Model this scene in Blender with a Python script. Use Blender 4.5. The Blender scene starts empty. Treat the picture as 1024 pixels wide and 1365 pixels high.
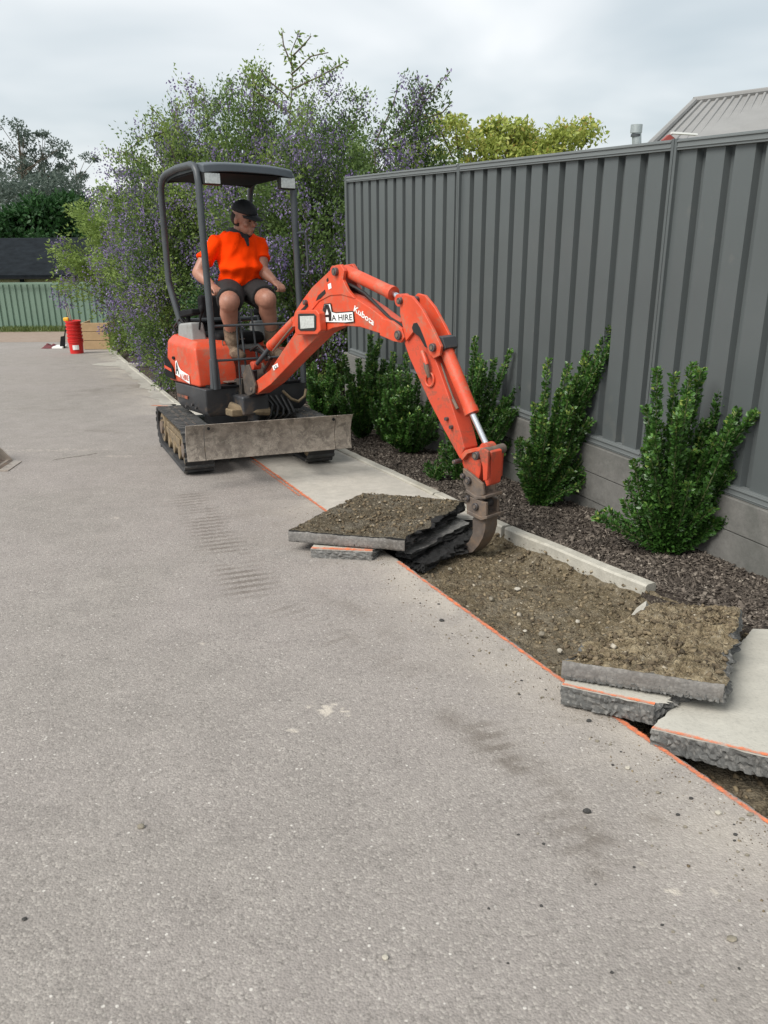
import bpy, bmesh, math, random
import numpy as np
from mathutils import Vector, Matrix, noise

scene = bpy.context.scene
COL = scene.collection
random.seed(7); RNG = np.random.default_rng(7)

# ------------------------------------------------------------------ camera, world, sun
F_PX, PITCH, ROLL, CAM_H, SLOPE = 1100.0, .346, -.008, 1.48, .074
cam_data = bpy.data.cameras.new('camera'); cam = bpy.data.objects.new('camera', cam_data); COL.objects.link(cam)
cam_data.sensor_fit = 'VERTICAL'; cam_data.sensor_height = 36.0; cam_data.lens = F_PX/1365*36.0
cam_data.clip_start = .05; cam_data.clip_end = 3000
cam.matrix_world = Matrix.Translation((0, 0, CAM_H)) @ Matrix.Rotation(math.pi/2-PITCH, 4, 'X') @ Matrix.Rotation(ROLL, 4, 'Z')
scene.camera = cam
scene.render.resolution_x = 768; scene.render.resolution_y = 1024
scene.view_settings.view_transform = 'Standard'; scene.view_settings.look = 'None'
scene.view_settings.exposure = 0.8; scene.view_settings.gamma = 1.0

SKY_X, SKY_Y = 3.3, 1.15
SUN_EL, SUN_AZ = math.radians(48), math.radians(-128)      # azimuth measured from +Y towards +X
world = bpy.data.worlds.new('World'); scene.world = world; world.use_nodes = True
wn, wl = world.node_tree.nodes, world.node_tree.links
wn.clear()
w_out = wn.new('ShaderNodeOutputWorld'); w_bg = wn.new('ShaderNodeBackground')
w_sky = wn.new('ShaderNodeTexSky'); w_sky.sky_type = 'NISHITA'; w_sky.sun_disc = False
w_sky.sun_elevation = SUN_EL; w_sky.sun_rotation = SUN_AZ
w_bg.inputs['Strength'].default_value = .1
w_tc = wn.new('ShaderNodeTexCoord'); w_sep = wn.new('ShaderNodeSeparateXYZ'); wl.new(w_tc.outputs['Generated'], w_sep.inputs[0])
# flat cloud deck: divide the direction by its height
w_max = wn.new('ShaderNodeMath'); w_max.operation = 'MAXIMUM'; w_max.inputs[1].default_value = 0.0; wl.new(w_sep.outputs['Z'], w_max.inputs[0])
w_add = wn.new('ShaderNodeMath'); w_add.operation = 'ADD'; w_add.inputs[1].default_value = .22; wl.new(w_max.outputs[0], w_add.inputs[0])
w_dx = wn.new('ShaderNodeMath'); w_dx.operation = 'DIVIDE'; wl.new(w_sep.outputs['X'], w_dx.inputs[0]); wl.new(w_add.outputs[0], w_dx.inputs[1])
w_dy = wn.new('ShaderNodeMath'); w_dy.operation = 'DIVIDE'; wl.new(w_sep.outputs['Y'], w_dy.inputs[0]); wl.new(w_add.outputs[0], w_dy.inputs[1])
w_cmb = wn.new('ShaderNodeCombineXYZ'); wl.new(w_dx.outputs[0], w_cmb.inputs[0]); wl.new(w_dy.outputs[0], w_cmb.inputs[1])
w_map = wn.new('ShaderNodeMapping'); w_map.inputs['Location'].default_value = (SKY_X, SKY_Y, 0.4); wl.new(w_cmb.outputs[0], w_map.inputs[0])
w_n = wn.new('ShaderNodeTexNoise'); w_n.inputs['Scale'].default_value = .95; w_n.inputs['Detail'].default_value = 4; w_n.inputs['Roughness'].default_value = .45; w_n.inputs['Distortion'].default_value = .3
wl.new(w_map.outputs[0], w_n.inputs['Vector'])
w_r = wn.new('ShaderNodeValToRGB'); wl.new(w_n.outputs['Fac'], w_r.inputs[0])
cr = w_r.color_ramp; cr.elements[0].position = .34; cr.elements[0].color = (3.25, 3.72, 4.0, 1)
cr.elements[1].position = .68; cr.elements[1].color = (6.1, 6.2, 6.25, 1)
w_mix = wn.new('ShaderNodeMix'); w_mix.data_type = 'RGBA'; w_mix.inputs['Factor'].default_value = .93
wl.new(w_sky.outputs[0], w_mix.inputs['A']); wl.new(w_r.outputs[0], w_mix.inputs['B'])
wl.new(w_mix.outputs['Result'], w_bg.inputs['Color']); wl.new(w_bg.outputs[0], w_out.inputs[0])

sun_d = bpy.data.lights.new('sun', 'SUN'); sun_d.energy = 2.3; sun_d.angle = math.radians(35); sun_d.color = (1, .965, .91)
sun = bpy.data.objects.new('sun', sun_d); COL.objects.link(sun)
sv = Vector((math.sin(SUN_AZ)*math.cos(SUN_EL), math.cos(SUN_AZ)*math.cos(SUN_EL), math.sin(SUN_EL)))
sun.rotation_euler = sv.to_track_quat('Z', 'Y').to_euler(); sun.location = sv*30

# ------------------------------------------------------------------ measuring helpers
def zg(y): return -SLOPE*y if y < 30 else -SLOPE*30
def ray(px, py):
    u, v = (px-512)/F_PX, (py-682.5)/F_PX
    c, s = math.cos(-ROLL), math.sin(-ROLL); u, v = c*u-s*v, s*u+c*v
    return Vector((u, math.cos(PITCH)-v*math.sin(PITCH), -(v*math.cos(PITCH)+math.sin(PITCH))))
CAM = Vector((0, 0, CAM_H))
def gp(px, py, dz=0.0):                       # measured point on the sloping drive, dz above it
    d = ray(px, py); t = (CAM_H-dz)/(-d.z-SLOPE*d.y); return d*t+CAM
def at(px, py, y):                            # measured point at the distance y
    d = ray(px, py); return d*(y/d.y)+CAM

# ------------------------------------------------------------------ mesh builder
class MB:
    def __init__(s): s.v = []; s.f = []; s.m = []; s.mi = 0
    def add(s, vs, fs):
        o = len(s.v); s.v += [tuple(p) for p in vs]; s.f += [tuple(i+o for i in f) for f in fs]; s.m += [s.mi]*len(fs); return s
    def hexa(s, a, b):                        # two quads (4 pts each), a bottom, b top
        return s.add(list(a)+list(b), [(3,2,1,0),(4,5,6,7),(0,1,5,4),(1,2,6,5),(2,3,7,6),(3,0,4,7)])
    def box(s, lo, hi, T=None):
        x0,y0,z0 = lo; x1,y1,z1 = hi
        p = [(x0,y0,z0),(x1,y0,z0),(x1,y1,z0),(x0,y1,z0),(x0,y0,z1),(x1,y0,z1),(x1,y1,z1),(x0,y1,z1)]
        if T: p = [T(*q) for q in p]
        return s.hexa(p[:4], p[4:])
    def tube(s, path, rad, n=10, cap=True):
        path = [Vector(p) for p in path]
        if not hasattr(rad, '__len__'): rad = [rad]*len(path)
        t0 = (path[1]-path[0]).normalized(); ref = Vector((0,0,1)) if abs(t0.z) < .9 else Vector((1,0,0))
        N = t0.cross(ref).normalized(); vs = []
        for i, p in enumerate(path):
            t = (path[min(i+1, len(path)-1)]-path[max(i-1, 0)]).normalized()
            N = (N-t*N.dot(t)).normalized(); B = t.cross(N)
            r = rad[i]; ra, rb = (r if hasattr(r, '__len__') else (r, r))
            for k in range(n):
                a = 2*math.pi*k/n; vs.append(p+N*(math.cos(a)*ra)+B*(math.sin(a)*rb))
        fs = [(i*n+k, i*n+(k+1) % n, (i+1)*n+(k+1) % n, (i+1)*n+k) for i in range(len(path)-1) for k in range(n)]
        if cap: fs += [tuple(range(n-1, -1, -1)), tuple(range((len(path)-1)*n, len(path)*n))]
        return s.add(vs, fs)
    def cyl(s, a, b, r, r2=None, n=16): return s.tube([a, b], [r, r if r2 is None else r2], n)
    def prism(s, pts, vec):                   # outline (any 3-D polygon) pushed along vec
        pts = [Vector(p) for p in pts]; vec = Vector(vec); n = len(pts)
        fs = [tuple(range(n-1, -1, -1)), tuple(range(n, 2*n))]+[(i, (i+1) % n, n+(i+1) % n, n+i) for i in range(n)]
        return s.add(pts+[p+vec for p in pts], fs)
    def ball(s, c, r, T=None, nu=16, nv=10):
        rx, ry, rz = r if hasattr(r, '__len__') else (r, r, r); vs = []
        if T is not None and T is globals().get('HT'): rx, ry, rz = rx*HS, ry*HS, rz*HS; c = Vector(c)
        for j in range(nv+1):
            ph = math.pi*j/nv
            for i in range(nu):
                th = 2*math.pi*i/nu; q = Vector((rx*math.sin(ph)*math.cos(th), ry*math.sin(ph)*math.sin(th), rz*math.cos(ph)))
                vs.append(c+(T @ q if T else q))
        return s.add(vs, [(j*nu+i, (j+1)*nu+i, (j+1)*nu+(i+1) % nu, j*nu+(i+1) % nu) for j in range(nv) for i in range(nu)])

def link(name, me, parent=None, loc=None):
    o = bpy.data.objects.new(name, me); COL.objects.link(o)
    if parent: o.parent = parent
    if loc is not None: o.location = loc
    return o
def props(o, label=None, cat=None, group=None, kind=None):
    if label: o['label'] = label
    if cat: o['category'] = cat
    if group: o['group'] = group
    if kind: o['kind'] = kind
    return o
def fix(me):
    bm = bmesh.new(); bm.from_mesh(me); bmesh.ops.recalc_face_normals(bm, faces=bm.faces); bm.to_mesh(me); bm.free()
def build(name, mb, mats, parent=None, root=None, bevel=0, smooth=False, loc=None, seg=2, angle=35):
    """root: the thing's Empty, whose origin the world-space points are taken relative to."""
    me = bpy.data.meshes.new(name)
    off = Vector(root['org']) if root is not None else (Vector(loc) if loc is not None else Vector((0,0,0)))
    me.from_pydata([tuple(Vector(p)-off) for p in mb.v], [], mb.f)
    mats = mats if isinstance(mats, (list, tuple)) else [mats]
    for m in mats: me.materials.append(m)
    if any(mb.m): me.polygons.foreach_set('material_index', mb.m)
    fix(me)
    if smooth:
        me.shade_smooth()
        me.set_sharp_from_angle(angle=math.radians(angle))
    o = link(name, me, parent, loc if root is None else None)
    if bevel:
        b = o.modifiers.new('bevel', 'BEVEL'); b.width = bevel; b.segments = seg; b.limit_method = 'ANGLE'; b.angle_limit = math.radians(35)
        me.shade_smooth(); b.harden_normals = True
    return o
def thing(name, label, cat, loc=(0,0,0), group=None):
    o = bpy.data.objects.new(name, None); COL.objects.link(o); o.location = loc; o.empty_display_size = .1
    o['org'] = [float(c) for c in loc]
    return props(o, label, cat, group)
def fast_mesh(name, V, Fc, mats, tint=None, mi=None, smooth=False):
    """numpy mesh: V (n,3), Fc (m,k) with equal k."""
    V = np.asarray(V, np.float32); Fc = np.asarray(Fc, np.int32); m, k = Fc.shape
    me = bpy.data.meshes.new(name); me.vertices.add(len(V)); me.vertices.foreach_set('co', V.ravel())
    me.loops.add(m*k); me.loops.foreach_set('vertex_index', Fc.ravel())
    me.polygons.add(m); me.polygons.foreach_set('loop_start', np.arange(0, m*k, k, dtype=np.int32)); me.polygons.foreach_set('loop_total', np.full(m, k, np.int32))
    for x in (mats if isinstance(mats, (list, tuple)) else [mats]): me.materials.append(x)
    if mi is not None: me.polygons.foreach_set('material_index', np.asarray(mi, np.int32))
    me.update(calc_edges=True)
    if tint is not None:
        a = me.attributes.new('tint', 'FLOAT', 'FACE'); a.data.foreach_set('value', np.asarray(tint, np.float32))
    if smooth: me.shade_smooth()
    me.validate(); return me

# ------------------------------------------------------------------ materials
def new_mat(name):
    m = bpy.data.materials.new(name); m.use_nodes = True; nt = m.node_tree; nt.nodes.clear()
    out = nt.nodes.new('ShaderNodeOutputMaterial'); b = nt.nodes.new('ShaderNodeBsdfPrincipled'); nt.links.new(b.outputs[0], out.inputs[0])
    return m, nt, b, out
def N(nt, t, **kw):
    n = nt.nodes.new(t)
    for k, v in kw.items():
        if k in n.inputs: n.inputs[k].default_value = v
        else: setattr(n, k, v)
    return n
def ramp(nt, src, stops):
    r = nt.nodes.new('ShaderNodeValToRGB'); nt.links.new(src, r.inputs[0]); c = r.color_ramp
    while len(c.elements) < len(stops): c.elements.new(.5)
    for e, (p, col) in zip(c.elements, stops): e.position = p; e.color = (*col, 1) if len(col) == 3 else col
    return r
def mixc(nt, fac, a, b, mode='MIX'):
    m = nt.nodes.new('ShaderNodeMix'); m.data_type = 'RGBA'; m.blend_type = mode
    for s, v in (('Factor', fac), ('A', a), ('B', b)):
        if hasattr(v, 'links') or hasattr(v, 'is_linked'): nt.links.new(v, m.inputs[s])
        else: m.inputs[s].default_value = (*v, 1) if isinstance(v, tuple) else v
    return m.outputs['Result']
def mth(nt, op, a, b=None, c=None):
    m = nt.nodes.new('ShaderNodeMath'); m.operation = op
    for i, v in enumerate((a, b, c)):
        if v is None: continue
        if hasattr(v, 'is_linked'): nt.links.new(v, m.inputs[i])
        else: m.inputs[i].default_value = v
    return m.outputs[0]
def nz(nt, scale, detail=4, rough=.55, dist=0, vec=None):
    n = N(nt, 'ShaderNodeTexNoise', Scale=scale, Detail=detail, Roughness=rough, Distortion=dist)
    if vec is None:
        tc = nt.nodes.new('ShaderNodeTexCoord'); vec = tc.outputs['Object']
    nt.links.new(vec, n.inputs['Vector']); return n
def bump(nt, b, h, strength, dist=.01):
    bp = N(nt, 'ShaderNodeBump', Strength=strength, Distance=dist); nt.links.new(h, bp.inputs['Height']); nt.links.new(bp.outputs[0], b.inputs['Normal']); return bp
def simple(name, col, rough=.6, metal=0, var=.12, scale=14, bmp=0, dirt=None, dirt_amt=.5, dirt_scale=5, spec=.5):
    m, nt, b, out = new_mat(name)
    n = nz(nt, scale, 6, .6)
    lo = tuple(c*(1-var) for c in col); hi = tuple(min(1, c*(1+var)) for c in col)
    c = ramp(nt, n.outputs['Fac'], [(.3, lo), (.7, hi)]).outputs[0]
    if dirt:
        d = nz(nt, dirt_scale, 8, .68, .6); e = nz(nt, dirt_scale*9, 3, .6)
        s = mth(nt, 'ADD', mth(nt, 'MULTIPLY', d.outputs['Fac'], .72), mth(nt, 'MULTIPLY', e.outputs['Fac'], .28))
        k = ramp(nt, s, [(.62-dirt_amt*.25, (0,0,0)), (.72-dirt_amt*.2, (1,1,1))]).outputs[0]
        k2 = mth(nt, 'MULTIPLY', k, min(1, dirt_amt+.25))
        c = mixc(nt, k2, c, dirt)
        rr = mth(nt, 'ADD', mth(nt, 'MULTIPLY', k2, .3), rough); nt.links.new(rr, b.inputs['Roughness'])
    else: b.inputs['Roughness'].default_value = rough
    nt.links.new(c, b.inputs['Base Color']); b.inputs['Metallic'].default_value = metal; b.inputs['Specular IOR Level'].default_value = spec
    if bmp: bump(nt, b, nz(nt, scale*6, 5, .65).outputs['Fac'], bmp, .004)
    return m

def leaf_mat(name, stops, trans=.35, rough=.45, spec=.5, hue=None):
    m, nt, b, out = new_mat(name)
    a = nt.nodes.new('ShaderNodeAttribute'); a.attribute_name = 'tint'
    r = ramp(nt, a.outputs['Fac'], stops); n = nz(nt, 1.6, 3)
    c = mixc(nt, ramp(nt, n.outputs['Fac'], [(.35, (.0,.0,.0)), (.65, (.55,.55,.55))]).outputs[0], r.outputs[0], hue or stops[-1][1])
    nt.links.new(c, b.inputs['Base Color']); b.inputs['Roughness'].default_value = rough; b.inputs['Specular IOR Level'].default_value = spec
    t = nt.nodes.new('ShaderNodeBsdfTranslucent'); nt.links.new(c, t.inputs[0])
    mx = N(nt, 'ShaderNodeMixShader'); mx.inputs[0].default_value = trans
    nt.links.new(b.outputs[0], mx.inputs[1]); nt.links.new(t.outputs[0], mx.inputs[2]); nt.links.new(mx.outputs[0], out.inputs[0])
    return m

M = {}
ORG = (.62, .072, .027)
M['paint'] = simple('orange_paint', ORG, .45, var=.16, scale=5, dirt=(.34,.17,.11), dirt_amt=.5, dirt_scale=9, bmp=.08)
M['paint_worn'] = simple('worn_orange_paint', (.56,.07,.032), .5, var=.1, scale=5, dirt=(.16,.085,.055), dirt_amt=.5, dirt_scale=6, bmp=.2)
M['dark'] = simple('dark_grey_painted_steel', (.055,.062,.068), .45, var=.15, scale=6, dirt=(.12,.105,.085), dirt_amt=.1, dirt_scale=5)
M['dark_body'] = simple('charcoal_lower_body', (.04,.042,.046), .5, var=.2, scale=5, dirt=(.14,.10,.07), dirt_amt=.42, dirt_scale=3, bmp=.15)
M['canopy'] = simple('grey_blue_canopy_shell', (.075,.088,.10), .5, var=.1, scale=4, dirt=(.15,.15,.14), dirt_amt=.1)
M['steel'] = simple('dirty_steel', (.16,.13,.11), .62, .35, var=.3, scale=14, dirt=(.23,.16,.11), dirt_amt=.6, dirt_scale=8, bmp=.5)
M['steel_rust'] = simple('faded_orange_mark', (.30,.08,.04), .7, var=.3, scale=12, dirt=(.07,.06,.05), dirt_amt=.7)
M['bright_steel'] = simple('scoured_bucket_steel', (.40,.35,.30), .5, .35, var=.25, scale=12, dirt=(.20,.15,.12), dirt_amt=.4, dirt_scale=7)
M['chrome'] = simple('polished_rod', (.75,.77,.8), .16, 1, var=.03)
M['dark_steel'] = simple('grimy_dark_steel', (.075,.066,.058), .65, .2, var=.35, scale=14, dirt=(.17,.12,.08), dirt_amt=.5, dirt_scale=8, bmp=.5)
M['pin'] = simple('greasy_pin_steel', (.13,.12,.12), .45, .7, var=.3, scale=30)
M['rubber'] = simple('track_rubber', (.03,.03,.031), .78, var=.25, scale=10, dirt=(.12,.105,.09), dirt_amt=.4, dirt_scale=7, bmp=.5)
M['rubber_edge'] = simple('worn_tread_rubber', (.055,.056,.056), .75, var=.3, scale=14, dirt=(.20,.18,.15), dirt_amt=.45, dirt_scale=9, bmp=.4)
M['hose'] = simple('black_hose', (.018,.018,.018), .5, var=.2)
M['undercar'] = simple('muddy_undercarriage', (.20,.15,.09), .85, var=.35, scale=12, dirt=(.05,.045,.04), dirt_amt=.4, dirt_scale=9, bmp=.6)
M['greyplastic'] = simple('grey_plastic', (.27,.275,.265), .6, var=.1, dirt=(.16,.14,.12), dirt_amt=.25)
M['blackplastic'] = simple('black_plastic', (.012,.012,.013), .7, var=.2, spec=.15)
M['lens'] = simple('lamp_lens', (.62,.64,.62), .15, .3, var=.2, scale=60)
M['lens_rim'] = simple('lamp_rim', (.02,.02,.02), .4)
M['white'] = simple('white_decal', (.82,.82,.8), .5, var=.05, dirt=(.45,.3,.22), dirt_amt=.15, dirt_scale=20)
M['black'] = simple('black_print_slot_shade', (.015,.015,.015), .5)
M['skin'] = simple('tanned_skin', (.36,.17,.115), .5, var=.12, scale=18, dirt=(.25,.10,.07), dirt_amt=.2, dirt_scale=12)
M['hivis'] = simple('fluorescent_orange_shirt', (1.0,.052,.001), .9, var=.03, scale=6, bmp=.15, spec=.08)
M['shorts'] = simple('black_shorts', (.012,.011,.011), .85, var=.25, scale=9, bmp=.3)
M['cap'] = simple('black_cap_cloth', (.013,.014,.016), .8, var=.2)
M['boots'] = simple('muddy_tan_boot', (.10,.066,.042), .85, var=.3, scale=20, dirt=(.26,.19,.13), dirt_amt=.5, bmp=.5)
M['sock'] = simple('grey_sock', (.09,.075,.055), .9, var=.3)
M['fence'] = simple('slate_grey_colour_steel', (.090,.101,.102), .36, var=.06, scale=1.3, bmp=.2, dirt=(.16,.155,.14), dirt_amt=.15, dirt_scale=1.6)
M['fence_rail'] = simple('slate_grey_rail', (.145,.158,.158), .42, var=.05, scale=2)
M['green_fence'] = simple('pale_green_colour_steel', (.175,.255,.195), .5, var=.06, scale=2, dirt=(.2,.22,.17), dirt_amt=.15)
M['roof_dark'] = simple('dark_roof', (.012,.015,.018), .95, var=.35, scale=3, bmp=.4, spec=.1)
M['roof_grey'] = simple('pale_grey_roof', (.24,.235,.225), .6, var=.08, scale=2, dirt=(.3,.27,.24), dirt_amt=.2, dirt_scale=.8)
M['cream'] = simple('cream_wall', (.42,.36,.24), .8, var=.08)
M['redbrick'] = simple('dark_red_gable', (.28,.06,.05), .8, var=.1)
M['galv'] = simple('galvanised_flue', (.42,.46,.46), .4, .5, var=.12)
M['red_plastic'] = simple('red_bucket_plastic', (.62,.022,.02), .4, var=.05)
M['wood'] = simple('plywood_box', (.42,.29,.16), .8, var=.1, scale=5, dirt=(.3,.2,.11), dirt_amt=.3, dirt_scale=3)
M['yellow'] = simple('yellow_plastic', (.8,.45,.03), .5)
M['cloth_red'] = simple('dark_red_cloth', (.13,.035,.04), .9, var=.3)
M['bark'] = simple('bark', (.11,.085,.06), .9, var=.3, scale=20, bmp=.5)
M['twig'] = simple('green_twig', (.10,.12,.045), .7, var=.2, scale=20)

def concrete_mat(name, col, var=.14, blotch=(.17,.165,.15), bl=.35, fine=90, bmp=.35, agg=0):
    m, nt, b, out = new_mat(name)
    tc = nt.nodes.new('ShaderNodeTexCoord'); v = tc.outputs['Object']
    n1 = nz(nt, 1.7, 8, .62, .4, v); n2 = nz(nt, fine, 4, .7, 0, v); n3 = nz(nt, 13, 6, .6, .3, v)
    c = ramp(nt, n3.outputs['Fac'], [(.25, tuple(x*(1-var) for x in col)), (.75, tuple(x*(1+var) for x in col))]).outputs[0]
    c = mixc(nt, mth(nt, 'MULTIPLY', ramp(nt, n1.outputs['Fac'], [(.48, (0,0,0)), (.66, (1,1,1))]).outputs[0], bl), c, blotch)
    c = mixc(nt, ramp(nt, n2.outputs['Fac'], [(.3, (.30,)*3), (.5, (0,0,0))]).outputs[0], c, tuple(x*.45 for x in col))
    if agg:
        va = N(nt, 'ShaderNodeTexVoronoi', Scale=85.0); nt.links.new(v, va.inputs['Vector'])
        c = mixc(nt, mth(nt, 'MULTIPLY', ramp(nt, va.outputs['Color'], [(.6, (0,0,0)), (.72, (1,1,1))]).outputs[0], agg), c, (.36,.34,.31))
        c = mixc(nt, mth(nt, 'MULTIPLY', ramp(nt, va.outputs['Distance'], [(.35, (0,0,0)), (.6, (1,1,1))]).outputs[0], agg), c, (.05,.047,.043))
    nt.links.new(c, b.inputs['Base Color']); b.inputs['Roughness'].default_value = .88
    h = mth(nt, 'ADD', n2.outputs['Fac'], mth(nt, 'MULTIPLY', n3.outputs['Fac'], 1.5)); bump(nt, b, h, bmp, .006)
    return m
M['concrete'] = concrete_mat('pale_concrete_path', (.45,.42,.37), blotch=(.34,.315,.27))
M['apron'] = concrete_mat('thin_mortar_apron', (.40,.375,.33), .2, (.27,.25,.22), .8)
M['kerb'] = concrete_mat('concrete_edging', (.42,.40,.345), .18, (.24,.22,.17), .6, 70)
M['plinth'] = concrete_mat('grey_concrete_sleeper', (.15,.146,.135), .2, (.07,.075,.065), .8, 60)
M['slab_top'] = concrete_mat('slab_concrete_face', (.45,.43,.375), .1, (.36,.34,.29), .5, 80)
M['slab_side'] = concrete_mat('slab_cut_side', (.115,.115,.11), .25, (.2,.19,.17), .35, 55, .8, .28)
M['slab_side_pale'] = concrete_mat('slab_cut_side_pale', (.17,.168,.16), .2, (.10,.09,.08), .7, 60, .7, .28)
M['slab_face'] = concrete_mat('sawn_slab_face', (.20,.19,.178), .22, (.085,.07,.055), .85, 55, .7, .2)
M['tar'] = simple('black_broken_asphalt', (.014,.014,.014), .8, var=.6, scale=45, bmp=1.0, dirt=(.07,.065,.055), dirt_amt=.25, dirt_scale=22)

def soil_mat(name, stops, scale=26, b_amt=.9, grey=(.24,.22,.185), gr=.3):
    m, nt, b, out = new_mat(name)
    tc = nt.nodes.new('ShaderNodeTexCoord'); v = tc.outputs['Object']
    n1 = nz(nt, scale, 10, .72, .3, v); n2 = nz(nt, 3.2, 5, .6, .5, v)
    vo = N(nt, 'ShaderNodeTexVoronoi', Scale=110.0); nt.links.new(v, vo.inputs['Vector'])
    c = ramp(nt, n1.outputs['Fac'], stops).outputs[0]
    c = mixc(nt, mth(nt, 'MULTIPLY', ramp(nt, n2.outputs['Fac'], [(.45, (0,0,0)), (.62, (1,1,1))]).outputs[0], gr), c, grey)
    peb = ramp(nt, vo.outputs['Color'], [(.78, (0,0,0)), (.86, (1,1,1))]).outputs[0]
    c = mixc(nt, mth(nt, 'MULTIPLY', peb, .6), c, (.33,.29,.22))
    nt.links.new(c, b.inputs['Base Color']); b.inputs['Roughness'].default_value = .95; b.inputs['Specular IOR Level'].default_value = .15
    h = mth(nt, 'ADD', mth(nt, 'MULTIPLY', n1.outputs['Fac'], 1.4), mth(nt, 'MULTIPLY', vo.outputs['Distance'], -.5)); bump(nt, b, h, b_amt, .02)
    return m
M['soil'] = soil_mat('trench_soil', [(.32, (.055,.043,.028)), (.5, (.15,.12,.075)), (.68, (.26,.21,.14))])
M['soil_dark'] = soil_mat('damp_soil_on_slab', [(.32, (.045,.038,.027)), (.5, (.12,.10,.068)), (.68, (.20,.17,.12))], 30, 1, (.20,.185,.155), .4)
M['soil_ochre'] = soil_mat('ochre_soil_on_slab', [(.3, (.075,.055,.033)), (.48, (.23,.18,.11)), (.68, (.46,.38,.25))], 24, 1, (.17,.15,.12), .35)
M['stone'] = simple('rubble_stone', (.22,.195,.15), .85, var=.5, scale=16, bmp=.4)
M['stone_dark'] = simple('tar_crumb', (.045,.043,.04), .85, var=.4, scale=30, bmp=.5)
M['stone_pale'] = simple('pale_stone', (.40,.37,.31), .85, var=.2, scale=30, bmp=.4)
M['mulch_base'] = soil_mat('mulch_bed', [(.32, (.025,.02,.017)), (.5, (.075,.06,.05)), (.68, (.15,.125,.105))], 45, 1, (.06,.05,.042), .3)
M['dirt_road'] = soil_mat('pinkish_gravel_road', [(.3, (.22,.165,.13)), (.7, (.33,.26,.21))], 6, .3, (.3,.25,.21), .4)
M['field'] = soil_mat('grass_ground', [(.3, (.05,.075,.02)), (.7, (.12,.15,.05))], 3, .5, (.10,.12,.05), .4)

def tint_mat(name, stops, rough=.85):
    m, nt, b, out = new_mat(name)
    a = nt.nodes.new('ShaderNodeAttribute'); a.attribute_name = 'tint'; r = ramp(nt, a.outputs['Fac'], stops)
    nt.links.new(r.outputs[0], b.inputs['Base Color']); b.inputs['Roughness'].default_value = rough; b.inputs['Specular IOR Level'].default_value = .2; return m
M['chip'] = tint_mat('bark_chip', [(0, (.03,.024,.02)), (.45, (.092,.076,.063)), (.85, (.20,.17,.14)), (1, (.42,.37,.31))])
M['rubble'] = tint_mat('rubble_bits', [(0, (.06,.048,.034)), (.35, (.13,.10,.065)), (.8, (.24,.19,.12)), (1, (.45,.41,.34))])
M['grass'] = leaf_mat('grass_blade', [(0, (.06,.10,.02)), (1, (.16,.20,.06))], .3)

M['leaf_hedge'] = leaf_mat('glossy_hedge_leaf', [(0, (.022,.065,.014)), (.5, (.054,.138,.026)), (.9, (.12,.25,.047)), (1, (.32,.40,.09))], .2, .36, .55, hue=(.05,.13,.022))
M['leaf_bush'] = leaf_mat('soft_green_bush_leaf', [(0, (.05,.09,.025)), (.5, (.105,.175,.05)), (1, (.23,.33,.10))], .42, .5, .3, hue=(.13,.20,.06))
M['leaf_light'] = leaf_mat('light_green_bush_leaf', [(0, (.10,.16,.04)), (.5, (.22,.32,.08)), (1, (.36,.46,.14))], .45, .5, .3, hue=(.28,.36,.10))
M['flower'] = leaf_mat('purple_flower', [(0, (.13,.095,.22)), (.6, (.20,.145,.33)), (1, (.38,.31,.50))], .35, .6, .2, hue=(.30,.25,.38))
M['leaf_gum'] = leaf_mat('far_tree_leaf', [(0, (.07,.10,.085)), (1, (.18,.22,.18))], .4, .6, .2, hue=(.13,.165,.14))  # gum grey-green, shifted paler and bluer to put distance haze into the colour
M['leaf_dark'] = leaf_mat('dark_tree_leaf', [(0, (.015,.045,.015)), (1, (.05,.125,.035))], .3, .5, .3, hue=(.03,.09,.025))
M['leaf_yellow'] = leaf_mat('yellow_green_leaf', [(0, (.16,.22,.04)), (.5, (.36,.44,.10)), (.85, (.55,.50,.14)), (1, (.62,.36,.14))], .4, .5, .3, hue=(.42,.46,.12))

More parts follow.
